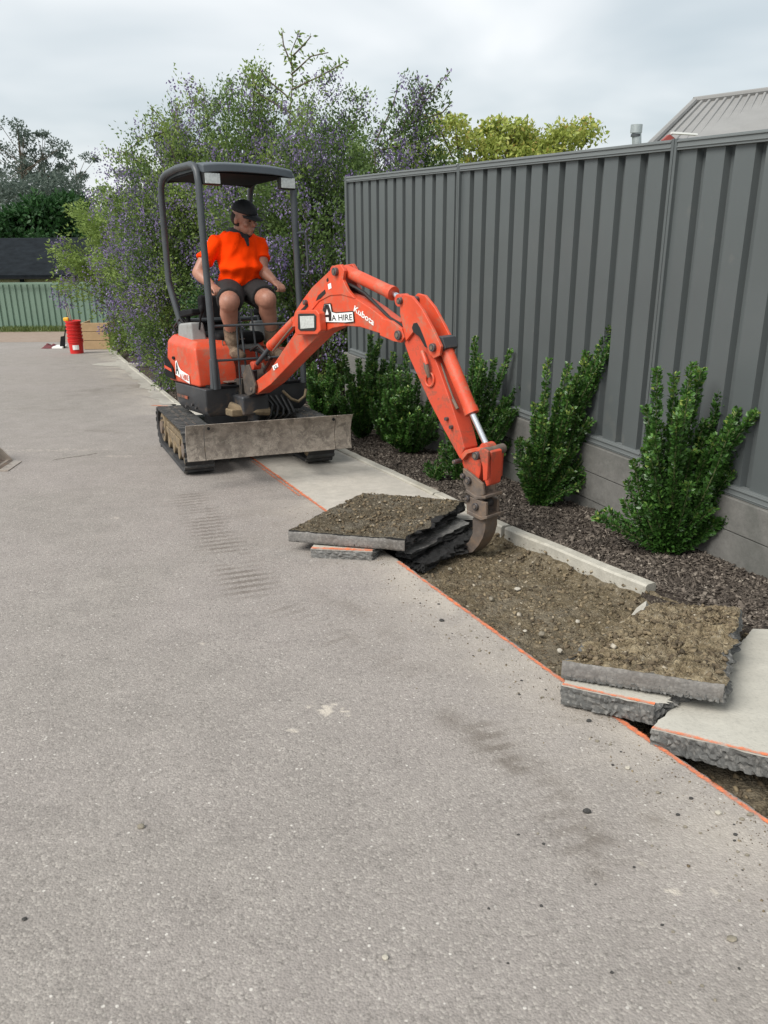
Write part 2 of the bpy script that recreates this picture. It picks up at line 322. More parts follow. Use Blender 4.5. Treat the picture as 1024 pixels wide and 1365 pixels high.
def asphalt():
    m, nt, b, out = new_mat('weathered_asphalt')
    tc = nt.nodes.new('ShaderNodeTexCoord'); v = tc.outputs['Object']
    big = nz(nt, .55, 5, .6, .5, v); mid = nz(nt, 5, 7, .62, .2, v); fine = nz(nt, 70, 6, .75, 0, v)
    vo = N(nt, 'ShaderNodeTexVoronoi', Scale=150.0); nt.links.new(v, vo.inputs['Vector'])
    vo2 = N(nt, 'ShaderNodeTexVoronoi', Scale=75.0); nt.links.new(v, vo2.inputs['Vector'])
    c = ramp(nt, mid.outputs['Fac'], [(.25, (.218,.198,.180)), (.75, (.302,.275,.250))]).outputs[0]
    c = mixc(nt, ramp(nt, big.outputs['Fac'], [(.35, (0,0,0)), (.7, (.6,.6,.6))]).outputs[0], c, (.312,.278,.262))
    # aggregate: pale grains, dark pits
    c = mixc(nt, ramp(nt, fine.outputs['Fac'], [(.34, (.6,.6,.6)), (.50, (0,0,0))]).outputs[0], c, (.115,.105,.093))
    c = mixc(nt, mth(nt, 'MULTIPLY', ramp(nt, vo.outputs['Color'], [(.70, (0,0,0)), (.8, (1,1,1))]).outputs[0], .30), c, (.50,.465,.415))
    c = mixc(nt, mth(nt, 'MULTIPLY', mth(nt, 'MULTIPLY', ramp(nt, vo2.outputs['Color'], [(.86, (0,0,0)), (.88, (1,1,1))]).outputs[0], ramp(nt, vo2.outputs['Distance'], [(.22, (1,1,1)), (.36, (0,0,0))]).outputs[0]), .75), c, (.60,.57,.52))
    pit = nz(nt, 34, 5, .7, .4, v); c = mixc(nt, ramp(nt, pit.outputs['Fac'], [(.30, (.55,.55,.55)), (.42, (0,0,0))]).outputs[0], c, (.12,.11,.10))
    st = nt.nodes.new('ShaderNodeAttribute'); st.attribute_name = 'stain_dark'
    ds = nt.nodes.new('ShaderNodeAttribute'); ds.attribute_name = 'dust'
    c = mixc(nt, ds.outputs['Fac'], c, (.50,.45,.385))
    c = mixc(nt, st.outputs['Fac'], c, (.085,.068,.052))
    nt.links.new(c, b.inputs['Base Color']); b.inputs['Roughness'].default_value = .9; b.inputs['Specular IOR Level'].default_value = .25
    h = mth(nt, 'ADD', fine.outputs['Fac'], mth(nt, 'MULTIPLY', vo.outputs['Distance'], -.9)); bump(nt, b, h, .42, .006)
    return m
M['asphalt'] = asphalt()

def spray(name, col, lo, hi, scale=30):
    m, nt, b, out = new_mat(name)
    nt.links.new(ramp(nt, nz(nt, 8).outputs['Fac'], [(.3, tuple(c*.85 for c in col)), (.7, col)]).outputs[0], b.inputs['Base Color']); b.inputs['Roughness'].default_value = .8
    t = nt.nodes.new('ShaderNodeBsdfTransparent'); mx = nt.nodes.new('ShaderNodeMixShader')
    e = nt.nodes.new('ShaderNodeAttribute'); e.attribute_name = 'core'
    k = mth(nt, 'ADD', nz(nt, scale, 8, .75).outputs['Fac'], mth(nt, 'MULTIPLY', e.outputs['Fac'], .33))
    nt.links.new(ramp(nt, k, [(lo, (0,0,0)), (hi, (1,1,1))]).outputs[0], mx.inputs[0])
    nt.links.new(t.outputs[0], mx.inputs[1]); nt.links.new(b.outputs[0], mx.inputs[2]); nt.links.new(mx.outputs[0], out.inputs[0]); return m
M['spray'] = spray('orange_marking_paint', (.80,.215,.085), .66, .94, 26)
M['spray_faint'] = spray('faint_orange_marking_paint', (.70,.20,.08), .70, .92)
M['scuff'] = spray('pale_scuff', (.52,.49,.43), .80, .95, 18)

# ------------------------------------------------------------------ ground layout (metres)
EDGE = [(3.0,-2.4), (1.08,1.91), (.67,2.80), (.07,4.2), (-.39,5.22), (-1.12,6.9), (-2.72,10.38), (-4.87,15.68), (-6.86,20.88), (-9.0,27)]
KERB = [(2.15,2.25), (1.40,3.56), (.74,4.76), (.36,5.60), (-.42,7.27), (-1.98,9.36), (-2.66,10.36)]
def interp(poly, y):
    for (x0, y0), (x1, y1) in zip(poly, poly[1:]):
        lo, hi = min(y0, y1), max(y0, y1)
        if lo <= y <= hi: return x0+(x1-x0)*(y-y0)/(y1-y0)
    (x0, y0), (x1, y1) = (poly[0], poly[1]) if y < poly[0][1] else (poly[-2], poly[-1])
    return x0+(x1-x0)*(y-y0)/(y1-y0)
edge_x = lambda y: interp(EDGE, y)
kerb_x = lambda y: interp(KERB, y)
TR0, TR1 = 1.0, 5.05         # open trench from y .. y

def pixel_of(P):
    x, y, z = P[..., 0], P[..., 1], P[..., 2]-CAM_H
    Z = y*np.cos(PITCH)-z*np.sin(PITCH); Y = -z*np.cos(PITCH)-y*np.sin(PITCH)
    return x/Z, Y/Z

# far ground sheet
def far_ground():
    ys = [-8, 0, 10, 20, 24, 30, 34, 60, 150, 400, 1500]
    V = []; 
    for y in ys:
        for x in (-1500, -200, -60, -30, -12, 0, 12, 60, 300, 1500): V.append((x, y, zg(y)-.22))
    n = 10; Fc = [(j*n+i, j*n+i+1, (j+1)*n+i+1, (j+1)*n+i) for j in range(len(ys)-1) for i in range(n-1)]
    props(link('ground', fast_mesh('ground', V, Fc, M['field'])), kind='structure')
far_ground()

def drive():
    ys = np.concatenate([np.linspace(-2, 1.2, 14, endpoint=False), np.linspace(1.2, 4.6, 330, endpoint=False), np.linspace(4.6, 9, 240, endpoint=False), np.linspace(9, 22.3, 130)])
    nt_ = 330
    t = np.linspace(0, 1, nt_); t = 1-(1-t)**1.0
    X = []; 
    for y in ys:
        xr = edge_x(y)
        half = .86*max(y, 1)*.62+1.2
        xl = min(-half-.3, xr-2) if y < 20 else -14
        xl_far = -14 - .2*y
        # left 12% of columns stretch far out of view
        k = int(nt_*.06)
        x = np.empty(nt_); x[:k] = np.linspace(xl_far, xl, k, endpoint=False); x[k:] = np.linspace(xl, xr, nt_-k)
        X.append(x)
    X = np.array(X); Y = np.repeat(ys[:, None], nt_, 1); Z = -SLOPE*Y
    # worn edge of the cut: a few mm of nibbling
    rnd = RNG.normal(0, 1, len(ys)); rnd = np.convolve(rnd, np.ones(3)/3, 'same')
    nib = (ys > TR0) & (ys < TR1); X[nib, -1] += rnd[nib]*.006
    P = np.stack([X, Y, Z], -1)
    # stains from measured marks; last row darkens under machine and slab fronts
    def near(px, py, rx, ry, rot=0, pw=1.5):
        c = gp(px, py); a = math.radians(rot); dx, dy = X-c.x, Y-c.y
        u = (dx*math.cos(a)+dy*math.sin(a))/rx; v = (-dx*math.sin(a)+dy*math.cos(a))/ry
        return np.exp(-(u*u+v*v)**pw)
    nzs = np.zeros_like(X); 
    for j in range(len(ys)):
        for i in range(int(nt_*.06), nt_):
            p = Vector((X[j,i]*3.2, ys[j]*3.2, 0)); nzs[j,i] = noise.fractal(p, .8, 2.1, 4)
    rough = .5+nzs*.9
    stain_dark = np.zeros_like(X)
    for (px, py, rx, ry, rot, s) in [(690,1030,.09,.13,25,.5),(715,1015,.05,.09,15,.35),(740,1060,.07,.09,10,.42),(790,1115,.075,.11,20,.48),(800,1160,.045,.05,0,.35),(640,985,.06,.12,25,.38),(600,960,.05,.09,25,.3),(560,905,.07,.14,20,.38),(500,870,.06,.3,28,.25),(455,800,.10,.3,20,.22),(870,1090,.05,.05,0,.25),(350,700,.25,.5,20,.14),
                                     (520,850,.08,.2,15,.16),(180,515,.45,.9,-25,.42),(215,500,.35,.8,-25,.38),(240,560,.5,.35,0,.22),(75,545,.5,.12,0,.15),(150,575,.6,.10,-14,.22),(940,1250,.05,.04,0,.25),(930,1000,.06,.05,0,.2),
                                     (330,600,.75,.35,15,.35),(470,745,.3,.08,8,.35),(800,960,.2,.05,-15,.25)]:
        stain_dark = np.maximum(stain_dark, near(px, py, rx, ry, rot, 1.0)*s*np.clip((rough-.28)*2.4, 0, 1.3)*(.75+.25*np.sign(np.sin((Y+X*.5)*75)) if (py > 955 and px > 600) else 1))
    # tread prints left by the tracks, running from the machine towards the camera
    a0, a1 = gp(250, 660), gp(330, 775)
    for (A, B, w, s) in [(gp(250,655), gp(345,800), .13, .42), (gp(345,800), gp(560,900), .10, .22), (gp(620,950), gp(810,1165), .075, .42)]:
        d = Vector((B.x-A.x, B.y-A.y)); L = d.length; d /= L
        s_ = (X-A.x)*d.x+(Y-A.y)*d.y; r_ = -(X-A.x)*d.y+(Y-A.y)*d.x
        band = np.clip(1.4-np.abs(r_)/w, 0, 1)*np.clip(s_*8, 0, 1)*np.clip((L-s_)*8, 0, 1)
        lug = (np.sin(s_*2*np.pi/.075) > .1)
        stain_dark = np.maximum(stain_dark, band*(lug*.8+.1)*s*np.clip(rough*1.7, 0, 1.4))
    # cracks
    for (px0, py0, px1, py1) in [(70,613,128,604)]:
        A, B = gp(px0, py0), gp(px1, py1); d = Vector((B.x-A.x, B.y-A.y)); L = d.length; d /= L
        s_ = (X-A.x)*d.x+(Y-A.y)*d.y; r_ = -(X-A.x)*d.y+(Y-A.y)*d.x+nzs*.05
        stain_dark = np.maximum(stain_dark, (np.abs(r_) < .018)*(s_ > 0)*(s_ < L)*.7)
    er = X[:, -1:]-X
    flake = RNG.random(X.shape); flake = (flake+np.roll(flake, 1, 1)+np.roll(flake, 1, 0)+np.roll(flake, (1, 1), (0, 1)))/4; flake = np.clip((flake-.5)*1.6+.62, 0, 2)
    dust = np.exp(-(er/.30)**1.3)*.55*np.clip(rough+.25, 0, 1.2)*(Y < 5.5)+np.exp(-(er/.5)**2)*.55*(Y > 9.5)*np.clip(rough+.1, 0, 1.2)
    for (px, py, rx, ry, s) in [(440,948,.10,.07,.9),(392,972,.025,.02,.9),(270,857,.03,.02,.7),(155,690,.05,.03,.5),(900,1190,.02,.02,.8),(515,1277,.012,.01,.9),(950,1190,.02,.02,.7),(855,1150,.02,.02,.5),(60,600,.8,.08,.25),(160,608,.2,.06,.3)]:
        dust = np.maximum(dust, np.clip((near(px, py, rx, ry)*.70-flake)*9, 0, 1)*s)
    idx = np.arange(len(ys)*nt_).reshape(len(ys), nt_)
    Fc = np.stack([idx[:-1,:-1], idx[:-1,1:], idx[1:,1:], idx[1:,:-1]], -1).reshape(-1, 4)
    V = P.reshape(-1, 3)
    # cut face down into the trench
    k = len(V); low = P[:, -1].copy(); low[:, 2] -= .16
    V = np.vstack([V, low]); e = idx[:, -1]; lo = np.arange(k, k+len(ys))
    Fc = np.vstack([Fc, np.stack([e[:-1], lo[:-1], lo[1:], e[1:]], -1)])
    mi = np.zeros(len(Fc), int); mi[-(len(ys)-1):] = 1
    me = fast_mesh('driveway', V, Fc, [M['asphalt'], M['slab_side']], mi=mi)
    for nm, arr in (('stain_dark', stain_dark), ('dust', dust)):
        a = me.attributes.new(nm, 'FLOAT', 'POINT'); q = np.zeros(len(V), np.float32); q[:arr.size] = np.clip(arr, 0, 1).ravel(); a.data.foreach_set('value', q)
    props(link('driveway', me), kind='structure')
drive()

def strip(name, left, right, ys, dz, mat, kind='structure', disp=0, nx=2, scale=9, drop=0, bank=0):
    V = []
    for y in ys:
        l, r = left(y), right(y)
        for i in range(nx):
            x = l+(r-l)*i/(nx-1); z = zg(y)+dz
            if disp: z += disp*(noise.fractal(Vector((x*scale, y*scale, 3)), .75, 2.1, 5)*.6+noise.fractal(Vector((x*2.2, y*2.2, 8)), 1, 2, 2)*.7)
            if drop and i == 0: z -= drop
            if bank: z += bank*max(0, 1-(r-x)/.16)**1.5+bank*.3*max(0, 1-(x-l)/.06)
            V.append((x, y, z))
    n = len(ys); Fc = [(j*nx+i, j*nx+i+1, (j+1)*nx+i+1, (j+1)*nx+i) for j in range(n-1) for i in range(nx-1)]
    return props(link(name, fast_mesh(name, V, Fc, mat, smooth=bool(disp))), kind=kind)

strip('trench_floor', lambda y: edge_x(y)-.03, lambda y: kerb_x(y)+.03, np.linspace(.2, 5.4, 330), -.105, M['soil'], disp=.030, nx=130, bank=.075)
# pale concrete path left of the kerb, beyond the trench, and its thin tail towards the corner
strip('concrete_path', lambda y: edge_x(y)+.001, lambda y: kerb_x(y)+.01, np.linspace(4.98, 10.2, 60), -.004, M['concrete'], nx=4)
strip('concrete_apron', lambda y: edge_x(y)-.13+.03*math.sin(y*5)+.03*math.sin(y*11.3)+.02*math.sin(y*29)-(.55*math.exp(-((y-15.7)/.35)**2)), lambda y: edge_x(y)+.06, np.linspace(10.3, 19, 90), .004, M['apron'], nx=3)
strip('gravel_road', lambda y: -60, lambda y: 4, [22.2, 24, 26, 27.2], .003, M['dirt_road'])
# end face of the path above the trench
mb = MB(); y0 = 4.985
mb.box((edge_x(y0), 0, 0), (kerb_x(y0), .02, .13), lambda x, y, z: (x, y0+y, zg(y0)-.135+z)); props(build('path_broken_edge', mb, M['tar']), kind='structure')

# kerb: separate lengths butted end to end
def kerb_piece(poly, w=.072, up=.014, depth=.075, gaps=None):
    mb = MB(); P = [Vector((x, y)) for x, y in poly]; rows = []
    pts = []
    for a, b in zip(P, P[1:]):
        n = max(2, int((b-a).length/.12))
        pts += [a.lerp(b, i/n) for i in range(n)]
    pts.append(P[-1])
    for i, p in enumerate(pts):
        d = (pts[min(i+1, len(pts)-1)]-pts[max(i-1, 0)]).normalized(); nrm = Vector((d.y, -d.x))
        j = lambda a: random.uniform(-a, a)
        A, B = p+nrm*j(.003), p+nrm*(w+j(.003)); z = zg(p.y); up_ = up+j(.002)
        rows.append([(A.x, A.y, z-depth), (A.x, A.y, z+up_-.01), (A.x+nrm.x*.01, A.y+nrm.y*.01, z+up_), (B.x-nrm.x*.01, B.y-nrm.y*.01, z+up_), (B.x, B.y, z+up_-.01), (B.x, B.y, z-depth)])
    V = [q for r in rows for q in r]
    Fs = [(i*6+k, i*6+(k+1) % 6, (i+1)*6+(k+1) % 6, (i+1)*6+k) for i in range(len(rows)-1) for k in range(6)]+[tuple(range(6)), tuple(range(len(V)-6, len(V)))]
    mb.add(V, Fs); o = build('kerb', mb, M['kerb'], smooth=True); props(o, kind='structure')
kerb_piece([(1.30,3.73), (1.06,4.16), (.74,4.74)])
kerb_piece([(.725,4.77), (.55,5.15), (.36,5.60)])
kerb_piece([(.35,5.615), (-.03,6.43), (-.42,7.27)])
kerb_piece([(-.43,7.285), (-1.15,8.25), (-1.98,9.36), (-2.66,10.36)])
kerb_piece([(-2.68,10.4), (-3.7,12.9), (-4.75,15.4)])
kerb_piece([(-4.95,15.9), (-6.0,18.5), (-7.0,21.0)])
kerb_piece([(-3.9,15.75), (-4.9,15.8)])

# fence line
FP0 = Vector((-.348, 9.209)); FD = Vector((.4105, -.9119)); FN = Vector((-FD.y, FD.x))*-1   # FN points at the drive
FTOP, FBOT = 1.849, .049
def fpt(s, off, z): p = FP0+FD*s+FN*off; return (p.x, p.y, z)
fence_x = lambda y: FP0.x+(9.209-y)*.4502
# garden bed
strip('garden_bed', lambda y: (kerb_x(y)+.06 if y > 3.75 else kerb_x(y)-.03) if y < 10.36 else edge_x(y)+.10, lambda y: (fence_x(y)+.05) if y < 9.3 else 2.5, np.concatenate([np.linspace(1.6, 10.4, 260), np.linspace(10.5, 26, 90)]), -.028, M['mulch_base'], disp=.022, nx=60, scale=7, drop=.12)

def chips():
    n = 42000; out = []
    y = 2.3+(RNG.random(n)**1.5)*9.5
    l = np.array([kerb_x(v)+.095 for v in y]); r = np.array([fence_x(v)-.01 if v < 9.3 else 1.2 for v in y])
    x = l+(r-l)*RNG.random(n); 
    zb = np.array([zg(b)-.028+.022*(noise.fractal(Vector((a*7, b*7, 3)), .75, 2.1, 5)*.6+noise.fractal(Vector((a*2.2, b*2.2, 8)), 1, 2, 2)*.7) for a, b in zip(x, y)])
    L = RNG.gamma(4, .0045, n)+.006; W = L*RNG.uniform(.2, .55, n); T = W*RNG.uniform(.2, .5, n)
    return boxes(np.stack([x, y, zb+.006], 1), L, W, T, .45)
def boxes(C, L, W, T, tilt):
    n = len(C); az = RNG.random(n)*2*np.pi; el = RNG.normal(0, tilt, n); ro = RNG.normal(0, tilt, n)
    a = np.stack([np.cos(az)*np.cos(el), np.sin(az)*np.cos(el), np.sin(el)], 1)
    b0 = np.stack([-np.sin(az), np.cos(az), 0*az], 1); c0 = np.cross(a, b0)
    b = b0*np.cos(ro)[:, None]+c0*np.sin(ro)[:, None]; c = np.cross(a, b)
    sg = np.array([(-1,-1,-1),(1,-.7,-1),(.8,1,-1),(-1,.8,-1),(-.8,-.9,1),(1,-.8,1),(.9,.7,1),(-.9,1,1)], float)
    sg = sg[None]*(1+RNG.uniform(-.25, .25, (n, 8, 3)))
    V = C[:, None]+sg[:, :, 0:1]*a[:, None]*L[:, None, None]/2+sg[:, :, 1:2]*b[:, None]*W[:, None, None]/2+sg[:, :, 2:3]*c[:, None]*T[:, None, None]/2
    q = np.array([(3,2,1,0),(4,5,6,7),(0,1,5,4),(1,2,6,5),(2,3,7,6),(3,0,4,7)])
    Fc = (q[None]+np.arange(n)[:, None, None]*8).reshape(-1, 4)
    return V.reshape(-1, 3), Fc, np.repeat(RNG.beta(1.6, 2.2, n), 6)
V, Fc, t = chips()
props(link('mulch_chips', fast_mesh('mulch_chips', V, Fc, M['chip'], t)), 'dark bark mulch chips covering the garden bed beside the fence', 'mulch', kind='stuff')

def rubble(name, label, pts, smin, smax, parent=None, flat=.7, mat='rubble'):
    n = len(pts); L = smin+(smax-smin)*RNG.random(n)**5.5
    V, Fc, t = boxes(np.array(pts), L, L*RNG.uniform(.6, .95, n), L*RNG.uniform(.4, .8, n)*flat, .5)
    me = fast_mesh(name, V, Fc, M[mat], t)
    o = link(name, me, parent)
    if parent is None: props(o, label, 'rubble', kind='stuff')
    else: props(o, kind='stuff')
    return o
pts = []
for _ in range(14000):
    y = 1.2+3.95*random.random(); l, r = edge_x(y), kerb_x(y); x = l+(r-l)*random.random()
    d = .075*max(0, 1-(r-x)/.16)**1.5+.030*(noise.fractal(Vector((x*9, y*9, 3)), .75, 2.1, 5)*.6+noise.fractal(Vector((x*2.2, y*2.2, 8)), 1, 2, 2)*.7)
    pts.append((x, y, zg(y)-.105+d+.001))
rubble('trench_rubble', 'loose stones and crumbs on the brown soil of the open trench', pts, .003, .024)
pts = []
for _ in range(1500):
    y = 1.3+random.random()**1.2*4; w = abs(random.gauss(0, .16)); x = edge_x(y)-w-.005
    pts.append((x, y, zg(y)+.001))
rubble('asphalt_grit', 'fine grit and crumbs spilled on the drive along the cut edge', pts, .0025, .008)

# spray paint line along the cut, plus the part in front of the machine
def paint(name, line, w, dz, mat, seg=.02):
    pts = []
    for a, b in zip(line, line[1:]):
        a, b = Vector(a), Vector(b); n = max(1, int((b-a).length/seg)); pts += [a.lerp(b, i/n) for i in range(n)]
    pts.append(Vector(line[-1])); V = []; core = []
    for i, p in enumerate(pts):
        d = (pts[min(i+1, len(pts)-1)]-pts[max(i-1, 0)]).normalized(); nr = Vector((-d.y, d.x))
        wj = w*(1+.35*noise.noise(Vector((p.x*6, p.y*6, 0))))
        for k, c in ((-1, 0), (-.35, 1), (.35, 1), (1, 0)):
            q = p+nr*wj*k; V.append((q.x, q.y, zg(q.y)+dz)); core.append(c)
    Fc = [(i*4+k, i*4+k+1, (i+1)*4+k+1, (i+1)*4+k) for i in range(len(pts)-1) for k in range(3)]
    me = fast_mesh(name, V, Fc, mat); a = me.attributes.new('core', 'FLOAT', 'POINT'); a.data.foreach_set('value', np.array(core, np.float32))
    return props(link(name, me), kind='structure')
off = lambda pts, d: [(x-d, y) for x, y in pts]
paint('painted_line', off([(edge_x(y), y) for y in np.linspace(1.0, 4.15, 40)], .018), .016, .004, M['spray'])
paint('painted_line', off([(edge_x(y), y) for y in np.linspace(5.0, 7.2, 30)], .01), .022, .005, M['spray'])
paint('painted_line', off([(edge_x(y)-.05, y) for y in np.linspace(5.6, 6.8, 20)], .0), .012, .0055, M['spray_faint'])
paint('painted_line', [(-2.9,10.2), (-2.62,10.1)], .05, .006, M['spray_faint'])

# ------------------------------------------------------------------ grey steel fence
fence = thing('steel_fence', 'tall slate grey corrugated steel fence standing on a concrete sleeper wall', 'fence', fpt(0, 0, FBOT))
BAY = 2.38
# the bay beyond the far right frame edge is partly in view
for k in range(4):
    s = BAY*k
    mb = MB()
    for (o0, o1) in ((-.022, -.002), (.002, .022)) if k else ((-.03, .02),):   # C-section pairs leave a slot between them
        pr = [fpt(s+o0, -.028, 0), fpt(s+o1, -.028, 0), fpt(s+o1, .028, 0), fpt(s+o0, .028, 0)]
        mb.hexa([(p[0], p[1], FBOT-.03) for p in pr], [(p[0], p[1], FTOP+.004) for p in pr])
    build('post', mb, M['fence'], fence, fence, bevel=.003)
prof = [(0,0),(.095,0),(.108,-.030),(.150,-.030),(.163,0)]       # pan, slope, recess, slope: one rib = .163+...
def sheet(s0, s1, jog):
    V = []; s = s0; sec = []
    per = (s1-s0)/4
    for r in range(4):
        b = s0+r*per
        for (u, d) in ((0, .004), (.66, .004), (.70, -.036), (.94, -.036), (1.0, .004)): sec.append((b+u*per, d))
        # fine stiffening crease in the middle of the pan
    for (s, d) in sec:
        for z in (FBOT+.03, FTOP-.045): V.append(fpt(s, d, z))
    n = len(sec); mb = MB(); mb.add(V, [(2*i, 2*i+2, 2*i+3, 2*i+1) for i in range(n-1)]); return mb
for k in range(3):
    a, b = BAY*k+.024, BAY*(k+1)-.024
    for j in range(3):
        s0, s1 = a+(b-a)*j/3, a+(b-a)*(j+1)/3
        build('sheet', sheet(s0, s1, j), M['fence'], fence, fence)
    for (nm, z0, z1) in (('top_rail', FTOP-.055, FTOP), ('bottom_rail', FBOT-.012, FBOT+.045)):
        mb = MB()
        for (d0, d1, za, zb) in ((-.026, .026, z0, z1), (.026, .032, z0+.012, z0+.018), (.026, .033, z1-.016, z1-.006)):
            pr = [fpt(a+.0, d0, 0), fpt(b, d0, 0), fpt(b, d1, 0), fpt(a+.0, d1, 0)]
            mb.hexa([(p[0], p[1], za) for p in pr], [(p[0], p[1], zb) for p in pr])
        build(nm, mb, M['fence_rail'], fence, fence, bevel=.002)

# concrete sleeper wall below
wall = thing('retaining_wall', 'low grey concrete sleeper wall carrying the steel fence behind the shrubs', 'wall', fpt(0, 0, zg(9.2)))
for k in range(3):
    for (z0, z1) in ((-.34, -.153), (-.15, .034)):
        mb = MB(); o = .045 if z1 > 0 else .04
        a, b = BAY*k+.003-(.12 if k == 0 else 0), BAY*(k+1)-.003
        pr = [fpt(a, -.04, 0), fpt(b, -.04, 0), fpt(b, o, 0), fpt(a, o, 0)]
        mb.hexa([(p[0], p[1], z0) for p in pr], [(p[0], p[1], z1) for p in pr]); build('sleeper', mb, M['plinth'], wall, wall, bevel=.006)
mb = MB(); pr = [fpt(-.13, -.04, 0), fpt(7.1, -.04, 0), fpt(7.1, .035, 0), fpt(-.13, .035, 0)]
mb.hexa([(p[0], p[1], -.95) for p in pr], [(p[0], p[1], -.343) for p in pr]); build('footing', mb, M['plinth'], wall, wall)

# ------------------------------------------------------------------ broken slabs
def bil(c, u, v): return c[0]*(1-u)*(1-v)+c[1]*u*(1-v)+c[2]*u*v+c[3]*(1-u)*v
def slab(name, label, cat, corners, thick, top, side, rough=(0,0,0,0), disp=.0, dscale=14, n=70, group=None, under=None, line=None, curve=None, sidej=.006, dwn=None):
    """corners: four world points of the top face; rough: raggedness of the four edges (0-1,1-2,2-3,3-0)."""
    c = [Vector(p) for p in corners]; ctr = sum(c, Vector())/4; base = ctr-Vector((0, 0, thick))
    nrm = (c[1]-c[0]).cross(c[3]-c[0]).normalized()
    if nrm.z < 0: nrm = -nrm
    down = -nrm if dwn is None else Vector(dwn)
    def ed(k, t, lv):
        if not rough[k]: return 0
        w = math.sin(math.pi*min(1, max(0, t)))**.35
        return rough[k]*w*(noise.fractal(Vector((t*5+k*17+ctr.x, ctr.y*3+k, lv*1.3)), .7, 2.2, 5))
    V = []; mi = []; Fs = []
    def pos(u, v, lv):
        p = bil(c, u, v)
        eu, ev = (c[1]-c[0]).normalized(), (c[3]-c[0]).normalized()
        # edges: 0-1 at v=0, 1-2 at u=1, 2-3 at v=1, 3-0 at u=0
        p = p-ev*ed(0, u, lv)*max(0, 1-v*6)+eu*ed(1, v, lv)*max(0, 1-(1-u)*6)+ev*ed(2, u, lv)*max(0, 1-(1-v)*6)-eu*ed(3, v, lv)*max(0, 1-u*6)
        return p
    for j in range(n):
        for i in range(n):
            u, v = i/(n-1), j/(n-1); p = pos(u, v, 0)
            if disp:
                q = p*dscale; e = min(1, min(u, v, 1-u, 1-v)*12)
                p = p+nrm*disp*(noise.fractal(q, .65, 2.1, 6)*.6+.35*noise.fractal(p*4, 1, 2, 2)+.2)*(.35+.65*e)
            V.append(p)
    for j in range(n-1):
        for i in range(n-1): Fs.append((j*n+i, j*n+i+1, (j+1)*n+i+1, (j+1)*n+i)); mi.append(0)
    ring = [(i, 0) for i in range(n)]+[(n-1, j) for j in range(1, n)]+[(i, n-1) for i in range(n-2, -1, -1)]+[(0, j) for j in range(n-2, 0, -1)]
    prev = [j*n+i for i, j in ring]; R = len(ring); lv = 6
    for l in range(1, lv+1):
        cur = []
        for (i, j) in ring:
            p = pos(i/(n-1), j/(n-1), l*.5)+down*thick*l/lv
            o = (p-ctr); o.z = 0
            p = p+o.normalized()*random.uniform(-1, 1)*sidej
            cur.append(len(V)); V.append(p)
        for k in range(R): Fs.append((prev[k], cur[k], cur[(k+1) % R], prev[(k+1) % R])); mi.append(1)
        prev = cur
    Fs.append(tuple(reversed(prev))); mi.append(1)
    mb = MB(); mb.v = [tuple(p) for p in V]; mb.f = Fs; mb.m = mi
    o = build(name, mb, [top, side], loc=base); o.data.shade_smooth() if disp else None
    if disp: o.data.set_sharp_from_angle(angle=math.radians(50))
    props(o, label, cat, group); o['org'] = [float(x) for x in base]
    return o, c, nrm, pos
def slab_stones(o, c, nrm, k, smin, smax, name='stones'):
    pts = []
    for _ in range(k):
        u, v = random.random(), random.random(); p = bil(c, .02+.96*u, .02+.96*v)+nrm*(.012*random.random())-Vector(o['org']); pts.append(tuple(p))
    rubble(name, None, pts, smin, smax, parent=o)
def slab_line(o, a, b, w, inward, lift=.004):
    """orange paint kept along the cut side of the slab"""
    a, b, inward = Vector(a), Vector(b), Vector(inward).normalized(); V = []; core = []; n = 30
    orgv = Vector(o['org'])
    for i in range(n+1):
        p = a.lerp(b, i/n); ww = w*(1+.3*noise.noise(p*9))
        for k, cc in ((.08, 1), (.6, 1), (1.2, 0)): V.append(tuple(p+inward*ww*k+Vector((0, 0, lift))-orgv)); core.append(cc)
    Fc = [(i*3+k, i*3+k+1, (i+1)*3+k+1, (i+1)*3+k) for i in range(n) for k in range(2)]
    me = fast_mesh('painted_edge', V, Fc, M['spray']); at_ = me.attributes.new('core', 'FLOAT', 'POINT'); at_.data.foreach_set('value', np.array(core, np.float32))
    link('painted_edge', me, o)

def sawn(o, a, b, th, lift):
    a, b = Vector(a), Vector(b); d = (b-a).normalized(); out = Vector((d.y, -d.x, 0)).normalized(); n = 90; V = []; rows = 6
    for i in range(n+1):
        p = a.lerp(b, i/n); e = .35*noise.fractal(p*22, .8, 2, 4)+.5*noise.noise(p*7)
        for r in range(rows+1):
            t = r/rows; j = .0022*noise.fractal(Vector((p.x*60, p.y*60, t*5)), .6, 2, 3)-(.005 if r in (0, rows) else 0)
            V.append(p+out*(.010+j)+Vector((0, 0, lift+e*.010*(1-t)+e*.004*t-th*t)))
    for i in range(n+1): V.append(a.lerp(b, i/n)-out*.02+Vector((0, 0, lift-.012)))
    k = rows+1; B = (n+1)*k; Fs = [(i*k+r, i*k+r+1, (i+1)*k+r+1, (i+1)*k+r) for i in range(n) for r in range(rows)]+[(B+i, i*k, (i+1)*k, B+i+1) for i in range(n)]
    mb = MB().add(V, Fs); return build('sawn_face', mb, M['slab_face'], o, o, smooth=True)
GB = 'broken pieces of the lifted path'
# A: big overturned piece by the digger bucket
cA = [gp(385,707,.125), gp(540,719,.125), gp(620,668,.115), gp(484,657,.10)]
oA, c, nrm, _ = slab('broken_slab', 'large overturned slab with damp grey brown soil on top, beside the digger bucket', 'broken slab', cA, .06, M['soil_dark'], M['tar'], (.0,.05,.03,.035), .022, 20, 100, GB)
slab_stones(oA, c, nrm, 2600, .003, .024)
